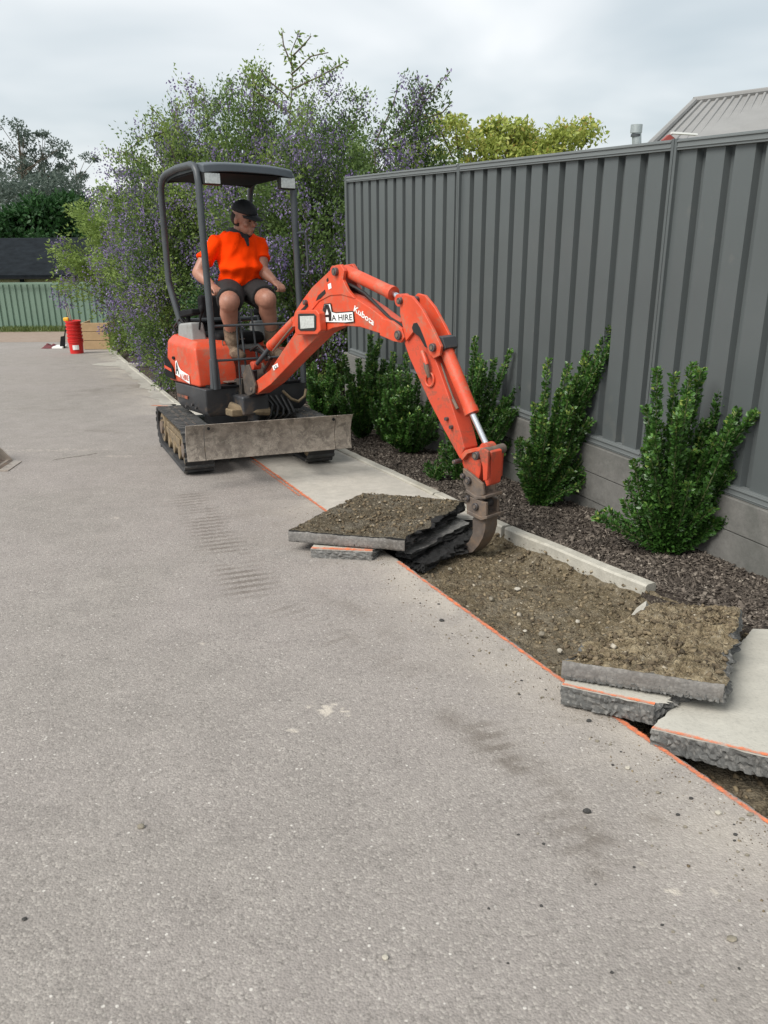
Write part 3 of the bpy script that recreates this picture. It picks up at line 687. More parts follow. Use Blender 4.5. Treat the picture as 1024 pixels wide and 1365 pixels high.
# smooth sawn face along the front of A
sawn(oA, cA[0], cA[1], .062, -.004)
cA2 = [gp(414,732,.05), gp(496,736,.05), gp(512,720,.05), gp(426,717,.05)]
oA2, c, nrm, _ = slab('broken_slab', 'small grey block with faint orange paint under the large slab beside the bucket', 'broken slab', cA2, .052, M['slab_top'], M['slab_side_pale'], (0,.02,0,.01), 0, n=24, group=GB)
slab_line(oA2, cA2[0], cA2[1], .045, cA2[3]-cA2[0])
# black broken wedges between slab A and the trench
cC = [gp(532,745,-.035), gp(566,752,-.035), gp(640,712,-.02), gp(612,694,0)]
slab('broken_slab', 'black jagged strip of broken asphalt at the trench end below the bucket', 'broken slab', cC, .05, M['tar'], M['tar'], (.03,.05,.03,.04), .03, 22, 50, GB)
cC2 = [gp(528,735,.03), gp(548,739,.02), gp(626,697,.03), gp(606,688,.04)]
slab('broken_slab', 'thin grey topped sliver of asphalt leaning on the black strip near the bucket', 'broken slab', cC2, .03, M['slab_side_pale'], M['tar'], (.01,.03,.01,.03), .01, 18, 40, GB)
# B: overturned piece on the right
cB = [gp(750,882,.155), gp(966,914,.165), gp(988,812,.12), gp(872,804,.07)]
oB, c, nrm, _ = slab('broken_slab', 'overturned slab heaped with ochre clay and stones at the near end of the trench', 'broken slab', cB, .062, M['soil_ochre'], M['slab_side'], (0,.04,.03,.05), .042, 16, 110, GB)
slab_stones(oB, c, nrm, 3400, .003, .028)
sawn(oB, cB[0], cB[1], .066, .006)
# B2: strip with painted edge below B
cB2 = [gp(749,914,.085), gp(872,941,.085), gp(921,921,.085), gp(765,893,.085)]
oB2, c, nrm, _ = slab('broken_slab', 'thick strip of path with orange painted edge under the ochre clay slab', 'broken slab', cB2, .072, M['slab_top'], M['slab_side'], (.006,.04,0,.012), 0, n=40, group=GB)
slab_line(oB2, cB2[0], cB2[1], .022, cB2[3]-cB2[0])
# B3: the large tilted slab at the frame edge
b0, b1 = gp(868,972,.055), gp(1100,1028,.075)
cB3 = [b0, b1, gp(1180,845,.02), gp(1004,838,.02)]
oB3, c, nrm, _ = slab('broken_slab', 'large tilted pale concrete slab with orange edge at the right of the trench', 'broken slab', cB3, .07, M['slab_top'], M['slab_side'], (.006,0,.02,.035), 0, n=60, group=GB)
slab_line(oB3, b0, b1, .024, cB3[3]-b0)
# shard
mb = MB(); p = [gp(832,833,-.03), gp(858,834,-.03), gp(872,820,-.03), gp(848,812,-.03)]; tip = gp(862,800,.06)
a, b, cc, d2 = p; mb.hexa([a, b, cc, d2], [a.lerp(tip, .55)+Vector((0,0,.02)), b.lerp(tip, .8), tip, d2.lerp(tip, .8)]); props(build('broken_shard', mb, M['slab_top'], loc=p[0], bevel=.003), 'small pale pointed concrete shard standing in the soil beside the kerb', 'concrete shard')
oB['group'] = GB

# individually visible pebbles
def pebble(px, py, size, mat, label, dz=0, group='loose pebbles on the drive'):
    c = gp(px, py, dz); mb = MB(); bm = bmesh.new(); bmesh.ops.create_icosphere(bm, subdivisions=2, radius=1)
    s = Vector((random.uniform(.8, 1.2), random.uniform(.7, 1), random.uniform(.5, .75)))*size/2; sd = random.random()*50
    vs = []
    for v in bm.verts:
        k = 1+.35*noise.noise(v.co*1.3+Vector((sd, 0, 0))); vs.append((c.x+v.co.x*s.x*k, c.y+v.co.y*s.y*k, c.z+s.z*.75+v.co.z*s.z*k))
    mb.add(vs, [tuple(v.index for v in f.verts) for f in bm.faces]); bm.free()
    o = build('pebble', mb, M[mat], loc=c); props(o, label, 'pebble', group)
PB = [(782,1083,.022,'stone_dark','black pebble beside the dark muddy tread print on the drive'),(188,1103,.018,'stone','lone brown pebble on the left half of the drive'),(975,1253,.022,'stone','brown pebble nearest the lower right corner of the drive'),
      (589,828,.022,'stone_dark','dark crumb on the drive left of the painted cut line'),(33,1226,.011,'stone_dark','tiny dark pebble near the left frame edge'),(514,1277,.016,'stone_pale','white chip lying on the lower middle of the drive'),
      (765,935-30,.0,'',''),(785,962,.016,'stone_dark','dark crumb just in front of the strip with orange edge'),(837,1025,.016,'stone_pale','pale flat stone between tread print and cut line'),(921,1065,.012,'stone_dark','dark crumb near the cut line at the right edge'),
      (957,1085,.018,'stone_pale','light tan stone on the drive beside the near end of the line'),(1000,1087,.016,'stone','grey stone at the right edge beside the painted line')]
for q in PB:
    if q[2]: pebble(*q)
for _ in range(46):
    t = random.random(); px = 560+t*440; py = 770+t*300+random.uniform(5, 60)+60*t*random.random()
    if py > 930 and px < 980 and random.random() < .2: continue
    e = gp(px, py)
    if e.x > edge_x(e.y)-.03: continue
    pebble(px, py, random.uniform(.006, .014), random.choice(['stone_dark','stone','stone']), 'small loose crumb scattered on the drive along the painted cut line', group='crumbs along the cut line')
for _ in range(20):
    pebble(random.uniform(640, 1010), random.uniform(1100, 1345), random.uniform(.005, .009), random.choice(['stone_dark','stone']), 'small loose crumb on the lower right of the drive', group='crumbs on the lower right drive')
for (px, py, s) in [(722,847,.035),(746,870,.03),(700,842,.022),(655,800,.03),(690,786,.03),(600,760,.03),(770,830,.025),(640,770,.022)]:
    pebble(px, py, s, random.choice(['stone_pale','stone']), 'loose stone lying on the soil in the open trench', -.09, 'stones in the trench')

# ------------------------------------------------------------------ foliage
def leaves(P, D, size, asp=.5, fold=.25, droop=0, jit=.5):
    """folded leaves: 2 quads each; P base points, D directions"""
    n = len(P); D = D+RNG.normal(0, jit, (n, 3)); D[:, 2] -= droop; D /= np.linalg.norm(D, axis=1, keepdims=True)+1e-9
    up = RNG.normal(0, 1, (n, 3)); S = np.cross(D, up); S /= np.linalg.norm(S, axis=1, keepdims=True)+1e-9; U = np.cross(S, D)
    L = (size*RNG.uniform(.65, 1.25, n))[:, None]; W = L*asp/2
    a = P; tip = P+D*L; mid = P+D*L*.5-U*W*fold; l = P+D*L*.45+S*W; r = P+D*L*.45-S*W
    V = np.stack([a, l, tip, r, mid], 1).reshape(-1, 3)
    q = np.array([(0, 4, 2, 1), (0, 3, 2, 4)]); Fc = (q[None]+np.arange(n)[:, None, None]*5).reshape(-1, 4)
    return V, Fc, n
def leaf_obj(name, parts, mats, parent, org, kind='stuff'):
    Vs, Fs, ts, ms = [], [], [], []; o = 0
    for (V, Fc, n, tint, mi) in parts:
        Vs.append(V-np.array(org)); Fs.append(Fc+o); o += len(V); ts.append(np.repeat(tint, 2)); ms.append(np.full(len(Fc), mi))
    me = fast_mesh(name, np.vstack(Vs), np.vstack(Fs), mats, np.concatenate(ts), np.concatenate(ms))
    ob = link(name, me, parent); props(ob, kind=kind); return ob

def hedge_shrub(label, base, tips, fill, lsize=.024, ydepth=.28, seed=1, group='hedge shrubs in the mulch bed', pale=0):
    rs = np.random.default_rng(seed); random.seed(seed)
    b = gp(*base, -.02); root = thing('hedge_shrub', label, 'shrub', b, group)
    T = []
    for (px, py) in tips:
        yy = b.y+random.uniform(-.12, .14); T.append(at(px, py, yy))
    allt = list(T)
    for _ in range(fill):
        a, c = random.choice(T), random.choice(T); k = random.random(); p = a.lerp(c, k); s = random.uniform(.42, .93)
        q = b+(p-b)*s; q.y += random.uniform(-ydepth, ydepth*.8)*s; q.x += random.uniform(-.10, .10)
        q.z = max(q.z, b.z+.1); allt.append(q)
    stems = MB(); P = []; D = []; tint = []
    for i, t in enumerate(allt):
        h = t-b; cf = random.uniform(.35, .8); ctrl = b+Vector((h.x*cf+random.uniform(-.04, .04), h.y*cf+random.uniform(-.04, .04), h.z*random.uniform(.3, .6))); L = h.length; n = max(4, int(L/.1)); path = []
        for k in range(n+1):
            u = k/n; path.append(b*(1-u)**2+ctrl*2*u*(1-u)+t*u*u+Vector((0, 0, 0)))
        stems.tube(path, [.005*(1-.7*k/n)+.001 for k in range(n+1)], 5)
        m = int(L/.0052)
        start = .1 if i >= len(T) else .12
        for k in range(m):
            u = start+(1-start)*k/m; p = b*(1-u)**2+ctrl*2*u*(1-u)+t*u*u; dr = (ctrl-b)*2*(1-u)+(t-ctrl)*2*u; dr.normalize()
            for _ in range(4):
                o = Vector(rs.normal(0, 1, 3)); o = (o-dr*o.dot(dr)).normalized()
                w = .026*(1-.35*u)
                q = p+o*w*rs.random(); P.append(q); D.append(o*.95+dr*.55+Vector((0,0,.15))); tint.append(min(1, max(0, rs.normal(.42, .2)+.25*(u > .9)+pale*(rs.random() < .08))))
    V, Fc, n = leaves(np.array(P), np.array(D), lsize, .66, .3, 0, .25)
    build('stems', stems, M['twig'], root, root, smooth=True)
    leaf_obj('leaves', [(V, Fc, n, np.array(tint), 0)], [M['leaf_hedge']], root, b)
    return root
hedge_shrub('largest glossy green shrub nearest the camera, in front of the steel fence at right', (888,738), [(877,491),(900,498),(923,484),(935,492),(861,541),(870,583),(902,598),(962,523),(985,545),(1012,518),(1019,594),(1001,562),(793,687),(845,612),(976,683),(912,560),(940,560),(835,640),(1005,640)], 80, .027, .24, 3)
hedge_shrub('tall leaning green shrub just right of the digger bucket with one long stem', (716,674), [(813,434),(826,443),(804,470),(731,478),(759,485),(772,500),(831,574),(813,527),(727,523),(706,592),(692,583),(784,633),(745,520),(790,560),(698,630)], 64, .025, .22, 4, pale=.5)
hedge_shrub('spreading green shrub directly behind the digger arm with upright stems', (612,640), [(633,449),(681,466),(703,497),(659,478),(690,540),(700,573),(640,490),(618,500),(604,540),(660,600),(588,590)], 64, .026, .24, 5)
hedge_shrub('low tiny green shrub in front of the others at the kerb', (577,640), [(570,616),(585,612),(594,622)], 5, .022, .06, 6)
hedge_shrub('dense green shrub left of the digger arm under the boom end', (547,603), [(541,470),(525,495),(558,500),(575,520),(512,520),(590,545),(505,560),(572,575)], 70, .027, .3, 7)
hedge_shrub('green shrub below the boom lettering in front of the concrete wall end', (484,583), [(494,446),(507,452),(478,478),(520,490),(459,474),(470,500),(505,520),(450,530)], 70, .028, .3, 8)
hedge_shrub('green shrub squeezed between two others under the boom end', (515,590), [(525,470),(506,500),(540,510),(495,530),(560,530)], 40, .026, .25, 17)
hedge_shrub('green shrub next to the right end of the digger blade', (432,566), [(419,484),(440,478),(455,500),(408,500),(425,520),(462,530)], 60, .028, .3, 9)

def bush(label, cx, cy, h, rx, ry, nb, mats, seed, name='flowering_bush', group='flowering bushes along the drive', cat='bush', lsize=.075, flow=.35, light=.3, per=84, top=None, z0=0.03, spread=.19):
    """arching shoots from a multi-stem base; clumps of small leaves and hanging purple sprays at the shoots"""
    rs = np.random.default_rng(seed); random.seed(seed); b = Vector((cx, cy, zg(cy)))
    lsize *= .85; root = thing(name, label, cat, b, group); wood = MB(); LP, LD, LT, LM = [], [], [], []; FP_, FD_, FT = [], [], []
    for i in range(nb):
        taper = 1.0; az = rs.random()*2*math.pi; el = math.acos(1-rs.random()*.97) if i > nb*.1 else rs.random()*.4
        k = rs.uniform(.62, 1.0) if rs.random() < .8 else rs.uniform(.95, 1.14)
        lump = 1+.22*noise.noise(Vector((math.cos(az)*2, math.sin(az)*2, el*2+seed)))
        t = Vector((rx*math.sin(el)*math.cos(az)*k*lump, ry*math.sin(el)*math.sin(az)*k*lump, h*(z0+.42)+h*(.58-z0)*math.cos(el)*k*lump)) if el < 1.57 else Vector((rx*math.cos(az)*k, ry*math.sin(az)*k, h*.3))
        t.z = h*(.5+.5*math.cos(el)*k*lump) if rs.random() > .42 else h*rs.uniform(z0, .6)
        tp = .62+.38*min(1, t.z/(h*.45)); t.x *= tp; t.y *= tp
        T = b+t; ctrl = b+Vector((t.x*.45, t.y*.45, t.z*.85)); n = 6; path = [b*(1-u)**2+ctrl*2*u*(1-u)+T*u*u for u in [j/n for j in range(n+1)]]
        if i % 6 == 0: wood.tube(path, [.022*(1-.85*j/n) for j in range(n+1)], 5)
        lt = 1 if rs.random() < light else 0
        fl = rs.random() < flow*1.2
        m = per
        for j in range(m):
            u = rs.uniform(.45, 1)**.7; p = b*(1-u)**2+ctrl*2*u*(1-u)+T*u*u
            q = p+Vector(rs.normal(0, spread*(1.15-u*.75), 3)); o = (q-b); o.z *= .4
            if fl and rs.random() < .34:
                cl = T+Vector(((j % 5)-2, ((j*7) % 5)-2, -((j*3) % 6)))*.07; q = cl+Vector(rs.normal(0, .035, 3))
                for s in range(6): FP_.append(q-Vector((rs.normal(0, .02), rs.normal(0, .02), s*.026))); FD_.append((0, 0, -1)); FT.append(rs.random())
            else:
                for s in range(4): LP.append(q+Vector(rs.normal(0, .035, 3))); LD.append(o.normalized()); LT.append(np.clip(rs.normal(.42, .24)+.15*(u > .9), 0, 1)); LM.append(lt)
    LP, LD, LT, LM = map(np.array, (LP, LD, LT, LM)); parts = []
    for mi in (0, 1):
        s = LM == mi
        if s.any(): V, Fc, n = leaves(LP[s], LD[s], lsize, .45, .2, .25, .6); parts.append((V, Fc, n, LT[s], mi))
    build('branches', wood, M['bark'], root, root, smooth=True)
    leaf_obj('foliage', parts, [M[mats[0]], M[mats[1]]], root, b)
    if FP_:
        V, Fc, n = leaves(np.array(FP_), np.array(FD_, float), lsize*.62, .7, .2, 0, .8); leaf_obj('blossom', [(V, Fc, n, np.array(FT), 0)], [M['flower']], root, b)
    return root
BM = ('leaf_bush', 'leaf_light')
bush('purple flowering bush beside the fence end, behind the digger canopy', -.9, 11.2, 3.45, 1.35, 1.1, 150, BM, 11, flow=.55, light=.15, lsize=.062)
bush('tallest purple flowering bush with a green top shoot, behind the operator', -1.7, 12.2, 4.2, 1.25, 1.2, 170, BM, 12, flow=.45, light=.3, lsize=.062)
bush('purple flowering bush left of the digger canopy', -3.0, 13.3, 3.7, 1.25, 1.3, 160, BM, 13, flow=.4, light=.35, lsize=.066)
bush('pale lilac flowering bush hanging over the kerb left of the digger', -3.0, 12.4, 2.75, .9, 1.0, 130, BM, 14, flow=.6, light=.4, lsize=.058)
bush('light green arching bush left of the others with few flowers', -5.05, 18.2, 3.6, 1.75, 1.5, 170, ('leaf_light', 'leaf_light'), 15, flow=.15, light=1, lsize=.085)
bush('greyish flowering bush in the middle of the row along the far kerb', -3.75, 15.4, 3.15, 1.35, 1.3, 150, BM, 16, flow=.5, light=.5, lsize=.07)
bush('leafy green low bush at the far end of the kerb behind the timber box', -6.05, 22.0, 2.2, .9, .9, 80, BM, 17, flow=.05, light=.5, lsize=.09)
bush('dark purple flowering bush right of the digger canopy, its long shoot above the fence', .35, 11.8, 3.75, .95, 1.0, 110, BM, 18, flow=.5, light=.2, lsize=.062)
bush('low dark green bush behind the digger cab at the bed edge', -1.9, 10.9, 1.5, .8, .6, 70, ('leaf_bush', 'leaf_dark'), 19, flow=.25, light=.4, lsize=.055)
bush('rounded purple flowering bush top between the tallest bush and the fence', -.55, 12.6, 3.95, 1.05, 1.0, 130, BM, 20, flow=.5, light=.25, lsize=.062)
bush('upper left flowering bush with arching outer shoots', -2.55, 13.0, 4.1, 1.15, 1.1, 140, BM, 21, flow=.4, light=.35, lsize=.062)
# wispy top shoots
def shoots(label, pts_px, y, seed, mat='leaf_bush', fl=.2):
    rs = np.random.default_rng(seed); b0 = at(*pts_px[0][0], y); base = Vector((b0.x, y, zg(y))); root = thing('tall_shoot', label, 'shoot', base, 'long shoots above the bushes'); wood = MB(); P = []; D = []; T = []; FP_ = []; FD_ = []; FT = []
    first = True
    for line in pts_px:
        pth = [at(px, py, y) for px, py in line]
        if first: pth = [base, base.lerp(pth[0], .6)]+pth; first = False
        wood.tube(pth, [.012*(1-.7*i/len(pth)) for i in range(len(pth))], 5)
        for a, b in zip(pth[-len(line):], pth[-len(line)+1:]):
            n = int((b-a).length/.012)
            for i in range(n):
                q = a.lerp(b, i/n); o = Vector(rs.normal(0, 1, 3)).normalized()
                if rs.random() < fl: FP_.append(q+o*.05); FD_.append((0, 0, -1)); FT.append(rs.random())
                P.append(q+o*.05*rs.random()); D.append(o); T.append(rs.random())
    V, Fc, n = leaves(np.array(P), np.array(D), .075, .4, .2, .1, .5)
    build('branches', wood, M['bark'], root, root, smooth=True); leaf_obj('foliage', [(V, Fc, n, np.array(T), 0)], [M[mat]], root, base)
    if FP_: V, Fc, n = leaves(np.array(FP_), np.array(FD_, float), .05, .6, .2, 0, .8); leaf_obj('blossom', [(V, Fc, n, np.array(FT), 0)], [M['flower']], root, base)
shoots('tall airy green shoot rising highest above the bushes', [[(385,170),(390,110),(388,70),(400,40)],[(388,100),(415,75),(438,70)],[(390,90),(378,60),(376,42)],[(388,120),(430,100),(465,80)],[(385,130),(355,105),(345,90)],[(390,75),(405,60),(415,48)],[(386,150),(345,125),(335,100)]], 12.0, 31, 'leaf_light', .05)
shoots('long purple tipped shoot reaching out above the steel fence end', [[(500,200),(545,165),(575,125),(600,95)],[(545,165),(590,150),(603,135)],[(530,180),(560,130),(570,110)],[(500,190),(520,150),(530,120)],[(505,200),(560,190),(590,170)]], 11.6, 32, 'leaf_bush', .6)
shoots('short green shoot arching out left of the bush tops', [[(280,190),(275,150),(270,115)],[(276,160),(300,130),(310,112)],[(240,200),(215,160),(200,140)],[(225,175),(190,185),(165,205)],[(190,220),(170,205),(160,200)],[(240,190),(232,160),(240,135)]], 13.2, 33, 'leaf_light', .1)

# ------------------------------------------------------------------ background
def far_tree(name, label, cat, px, pyt, y, w, mats, seed, airy=False, lsize=.3, group='trees beyond the far fence', n_cl=60, per=70, tall=None):
    rs = np.random.default_rng(seed); top = at(px, pyt, y); b = Vector((top.x, y, zg(y))); H = top.z-b.z
    root = thing(name, label, cat, b, group); tr = MB(); tr.tube([b, b+Vector((rs.normal(0, .2), 0, H*.5)), top-Vector((0, 0, H*.08))], [H*.018, H*.012, H*.003], 8); P = []; D = []; T = []
    for i in range(n_cl):
        k = rs.uniform(.22 if not airy else .35, 1); a = rs.random()*2*math.pi
        r = w*(math.sin(math.pi*min(1, (1-k)*.9+.12))**.7)*(rs.random()**.5)
        c = Vector((b.x+r*math.cos(a), b.y+r*math.sin(a), b.z+H*k)); cs = w*(.15 if airy else .24)*rs.uniform(.6, 1.3)
        tr.tube([Vector((b.x, b.y, b.z+H*k*.8)), c], [H*.003, H*.0015], 4)
        n = int(per*(.62 if airy else 1)); q = rs.normal(0, 1, (n, 3)); q /= np.linalg.norm(q, axis=1, keepdims=True); q *= rs.random((n, 1))**.4*cs; q[:, 2] *= .7
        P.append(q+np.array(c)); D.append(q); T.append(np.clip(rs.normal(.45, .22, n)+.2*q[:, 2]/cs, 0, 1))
    V, Fc, n = leaves(np.vstack(P), np.vstack(D), lsize, .5, .2, .1, .5)
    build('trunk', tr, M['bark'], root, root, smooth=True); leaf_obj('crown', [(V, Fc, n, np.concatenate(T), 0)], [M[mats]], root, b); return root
far_tree('gum_tree', 'tall airy gum tree with gaps in its crown at the left frame edge', 'tree', 22, 165, 62, 4.0, 'leaf_gum', 41, True, .2, n_cl=48, per=150)
far_tree('gum_tree', 'slender dark pointed tree between the two airy trees', 'tree', 52, 178, 64, 2.2, 'leaf_gum', 42, True, .2, n_cl=60, per=150)
far_tree('gum_tree', 'rounder airy gum tree near the light green bush', 'tree', 98, 205, 62, 3.0, 'leaf_gum', 43, True, .2, n_cl=46, per=150)
far_tree('gum_tree', 'lowest dark gum tree filling the gap at the far left', 'tree', -10, 215, 66, 4.2, 'leaf_gum', 46, True, .28, n_cl=60, per=120)
far_tree('leafy_tree', 'rounded dark green tree behind the dark roof', 'tree', 72, 266, 44, 2.6, 'leaf_dark', 44, False, .3, n_cl=90, per=110)
far_tree('leafy_tree', 'small dark green tree at the left frame edge behind the dark roof', 'tree', 8, 285, 43, 2.4, 'leaf_dark', 45, False, .3, n_cl=60, per=90)
far_tree('gum_tree', 'wide dark green tree behind the rounded tree and the roof', 'tree', 45, 245, 56, 4.6, 'leaf_gum', 47, False, .24, n_cl=80, per=130)
for i, (px, py, w, lab) in enumerate([(615,160,1.15,'yellow green tree above the left bay of the steel fence'),(678,163,1.0,'yellow green tree above the middle bay of the steel fence'),(748,170,1.15,'orange tipped yellow green tree nearest the flue pipe')]):
    far_tree('garden_tree', lab, 'tree', px, py, 17.5, w, 'leaf_yellow', 50+i, False, .10, 'trees behind the steel fence', 90, 120)
far_tree('garden_tree', 'lower yellow green tree peeping over the fence between the taller ones', 'tree', 712, 182, 17.5, .9, 'leaf_yellow', 55, False, .10, 'trees behind the steel fence', 60, 110)

# far fence, grass strip, dark roofed building
gf = thing('green_fence', 'pale green corrugated steel fence across the far end of the drive', 'fence', (-11, 28.4, zg(28.4)))
xa = -22
k = 0
while xa < -3.2:
    xb = xa+.8; mb = MB(); V = []; yb = lambda x: 28.5+(x+12)*.02
    sec = []
    for r in range(4):
        for (u, d) in ((0, 0), (.6, 0), (.7, .04), (.9, .04), (1, 0)): sec.append((xa+(r+u)*.2, d))
    for (x, d) in sec:
        for z in (0, 1.52): V.append((x, yb(x)+d, zg(28.5)+z))
    mb.add(V, [(2*i, 2*i+2, 2*i+3, 2*i+1) for i in range(len(sec)-1)]); build('sheet', mb, M['green_fence'], gf, gf)
    xa = xb; k += 1
mb = MB(); mb.box((-22, 28.34, zg(28.5)+1.50), (-3.2, 28.38, zg(28.5)+1.56)); build('top_rail', mb, M['green_fence'], gf, gf)
n = 16000; gx = RNG.uniform(-24, -3, n); gy = RNG.uniform(26.9, 28.45, n); gz = np.array([zg(v) for v in gy])
P = np.stack([gx, gy, gz], 1); D = np.zeros((n, 3)); D[:, 2] = 1
V, Fc, n = leaves(P, D, .16, .14, .2, 0, .35); props(link('grass', fast_mesh('grass', V, Fc, M['grass'], np.repeat(RNG.random(n), 2))), 'strip of rough green grass along the foot of the green fence', 'grass', kind='stuff')

bld = thing('dark_roofed_building', 'low cream building with black roof behind the green fence', 'building', (-14, 33, zg(33)))
eL, eR = at(-60, 367, 33), at(300, 367, 33); ridge = at(50, 317, 37)
mb = MB(); mb.hexa([(eL.x-2, 33, eL.z-.12), (eR.x, 33, eR.z-.12), (eR.x, 37.2, ridge.z-.12), (eL.x-2, 37.2, ridge.z-.12)], [(eL.x-2, 33, eL.z+.02), (eR.x, 33, eR.z+.02), (eR.x, 37.2, ridge.z), (eL.x-2, 37.2, ridge.z)])
rf = build('roof', mb, M['roof_dark'], bld, bld)
mb = MB(); mb.box((eL.x-1.6, 33.25, zg(33)-.3), (eR.x-.3, 37, eL.z-.1)); build('wall', mb, M['cream'], bld, bld)
mb = MB(); mb.box((eL.x-2, 32.9, eL.z-.16), (eR.x, 33.0, eR.z-.03)); build('gutter', mb, M['blackplastic'], bld, bld)
dp = at(27, 372, 32.95); mb = MB(); mb.cyl((dp.x, 33.1, dp.z-2.2), (dp.x, 33.1, dp.z+.15), .09, n=8); build('downpipe', mb, M['roof_dark'], bld, bld)

# house behind the steel fence
hs = thing('neighbour_house', 'house with pale grey ribbed roof behind the fence at upper right', 'house', (6.5, 15, zg(15)))
rl, rr = at(926,137,15.5), at(1200,100,15.5); el = at(850,212,12.6); er = at(1250,190,12.6)
mb = MB(); up = Vector((0, 0, .06))
mb.hexa([el-up, er-up, rr-up, rl-up], [el, er, rr, rl])
rf = build('roof', mb, M['roof_grey'], hs, hs)
for i in range(1, 26):
    t = i/26; a, b2 = el.lerp(er, t), rl.lerp(rr, t); q = MB(); w = Vector((.035, 0, 0)); u = Vector((0, 0, .035))
    q.hexa([a-w, a+w, b2+w, b2-w], [a-w*.5+u, a+w*.5+u, b2+w*.5+u, b2-w*.5+u]); build('roof_rib', q, M['roof_grey'], rf, hs)
q = MB(); q.tube([rl+Vector((-.02,0,.03)), rr+Vector((0,0,.03))], .06, 8); build('ridge_cap', q, M['roof_grey'], rf, hs)
q = MB(); q.tube([el+Vector((0,0,.03)), rl+Vector((0,0,.03))], .05, 8); build('barge_cap', q, M['roof_grey'], rf, hs)
mb = MB(); mb.box((el.x+.5, 13.2, zg(15)-.3), (er.x, 18, el.z-.12)); build('wall', mb, M['cream'], hs, hs)
g0, g1, g2 = at(885,186,12.3), at(901,185,12.3), at(893,179,12.3)
q = MB(); q.prism([g0-Vector((0,0,.25)), g1-Vector((0,0,.25)), g1, g2, g0], (0, .12, 0)); build('gable_end', q, M['redbrick'], hs, hs)
q = MB(); a, b2 = at(897,178,12.25), at(930,180,12.25); q.hexa([a, b2, b2+Vector((0,.1,0)), a+Vector((0,.1,0))], [a+Vector((0,0,.025)), b2+Vector((0,0,.02)), b2+Vector((0,.1,.02)), a+Vector((0,.1,.025))]); build('gutter', q, M['white'], hs, hs)
f0, f1 = at(849,215,13), at(849,166,13)
fl = thing('flue_pipe', 'galvanised flue pipe with cap rising above the fence near the roof', 'flue', f0)
mb = MB(); mb.cyl(f0, f1-Vector((0,0,.03)), .065); build('pipe', mb, M['galv'], fl, fl, smooth=True)
mb = MB(); mb.cyl(f1-Vector((0,0,.11)), f1, .082, n=18); build('cap', mb, M['galv'], fl, fl, smooth=True)
mb = MB(); mb.cyl(f1-Vector((0,0,.16)), f1-Vector((0,0,.125)), .072, n=18); build('band', mb, M['dark'], fl, fl, smooth=True)

# ------------------------------------------------------------------ small things at the far end of the drive
bk = gp(103, 471)
bt = thing('bucket_stack', 'tall stack of red plastic buckets standing beside the timber box', 'buckets', bk)
def ring(mb, c, prof_, n=24):
    vs = []; 
    for (r, z) in prof_:
        for k in range(n): a = 2*math.pi*k/n; vs.append((c.x+r*math.cos(a), c.y+r*math.sin(a), c.z+z))
    mb.add(vs, [(j*n+k, j*n+(k+1) % n, (j+1)*n+(k+1) % n, (j+1)*n+k) for j in range(len(prof_)-1) for k in range(n)])
mb = MB(); ring(mb, bk, [(0,0),(.14,0),(.155,.24),(.165,.242),(.168,.275),(.158,.28)]); build('bucket', mb, M['red_plastic'], bt, bt, smooth=True)
for k in range(6):
    mb = MB(); z = .25+k*.078; ring(mb, bk, [(.148,z),(.158,z+.04),(.168,z+.042),(.170,z+.072),(.150,z+.074)]+([(.14,z+.03),(0,z-.05)] if k == 5 else [])); build('bucket', mb, M['red_plastic'], bt, bt, smooth=True)
mb = MB()
vs = [(bk.x+.158*math.sin(a), bk.y-.162*math.cos(a), bk.z+z) for a in (-.15, .15, .45, .7) for z in (.10, .2)]
mb.add(vs, [(0,2,3,1),(2,4,5,3),(4,6,7,5)]); build('bucket_label', mb, M['white'], bt, bt)
sp = thing('level_stakes', 'pale wooden stakes and a yellow handle sticking out of the red buckets', 'stakes', bk+Vector((0,0,.7)))
for (dx, dy, L) in ((-.06, 0, .45), (-.03, .05, .38)):
    mb = MB(); mb.cyl(bk+Vector((dx, dy, .5)), bk+Vector((dx-.06, dy, .7+L)), .011, n=6); build('stake', mb, M['stone_pale'], sp, sp)
mb = MB(); mb.box((bk.x-.20, bk.y-.04, bk.z+.70), (bk.x-.08, bk.y+.04, bk.z+.78)); build('handle', mb, M['yellow'], sp, sp, bevel=.02)
bx0, bx1 = gp(112, 466), gp(146, 466)
tb = thing('timber_box', 'low tan timber box with horizontal boards behind the red buckets', 'box', (bx0+bx1)/2)
for k in range(3):
    mb = MB(); mb.box((bx0.x, bx0.y, bx0.z+.005+k*.205), (bx1.x, bx0.y+.03, bx0.z+.2+k*.205)); build('board', mb, M['wood'], tb, tb, bevel=.006)
    mb = MB(); mb.box((bx1.x-.03, bx0.y+.032, bx0.z+.005+k*.205), (bx1.x, bx0.y+.6, bx0.z+.2+k*.205)); build('board', mb, M['wood'], tb, tb, bevel=.006)
    mb = MB(); mb.box((bx0.x, bx0.y+.032, bx0.z+.005+k*.205), (bx0.x+.03, bx0.y+.6, bx0.z+.2+k*.205)); build('board', mb, M['wood'], tb, tb, bevel=.006)
mb = MB(); mb.box((bx0.x+.032, bx0.y+.035, bx0.z+.0), (bx1.x-.032, bx0.y+.6, bx0.z+.5)); build('fill', mb, M['soil'], tb, tb)
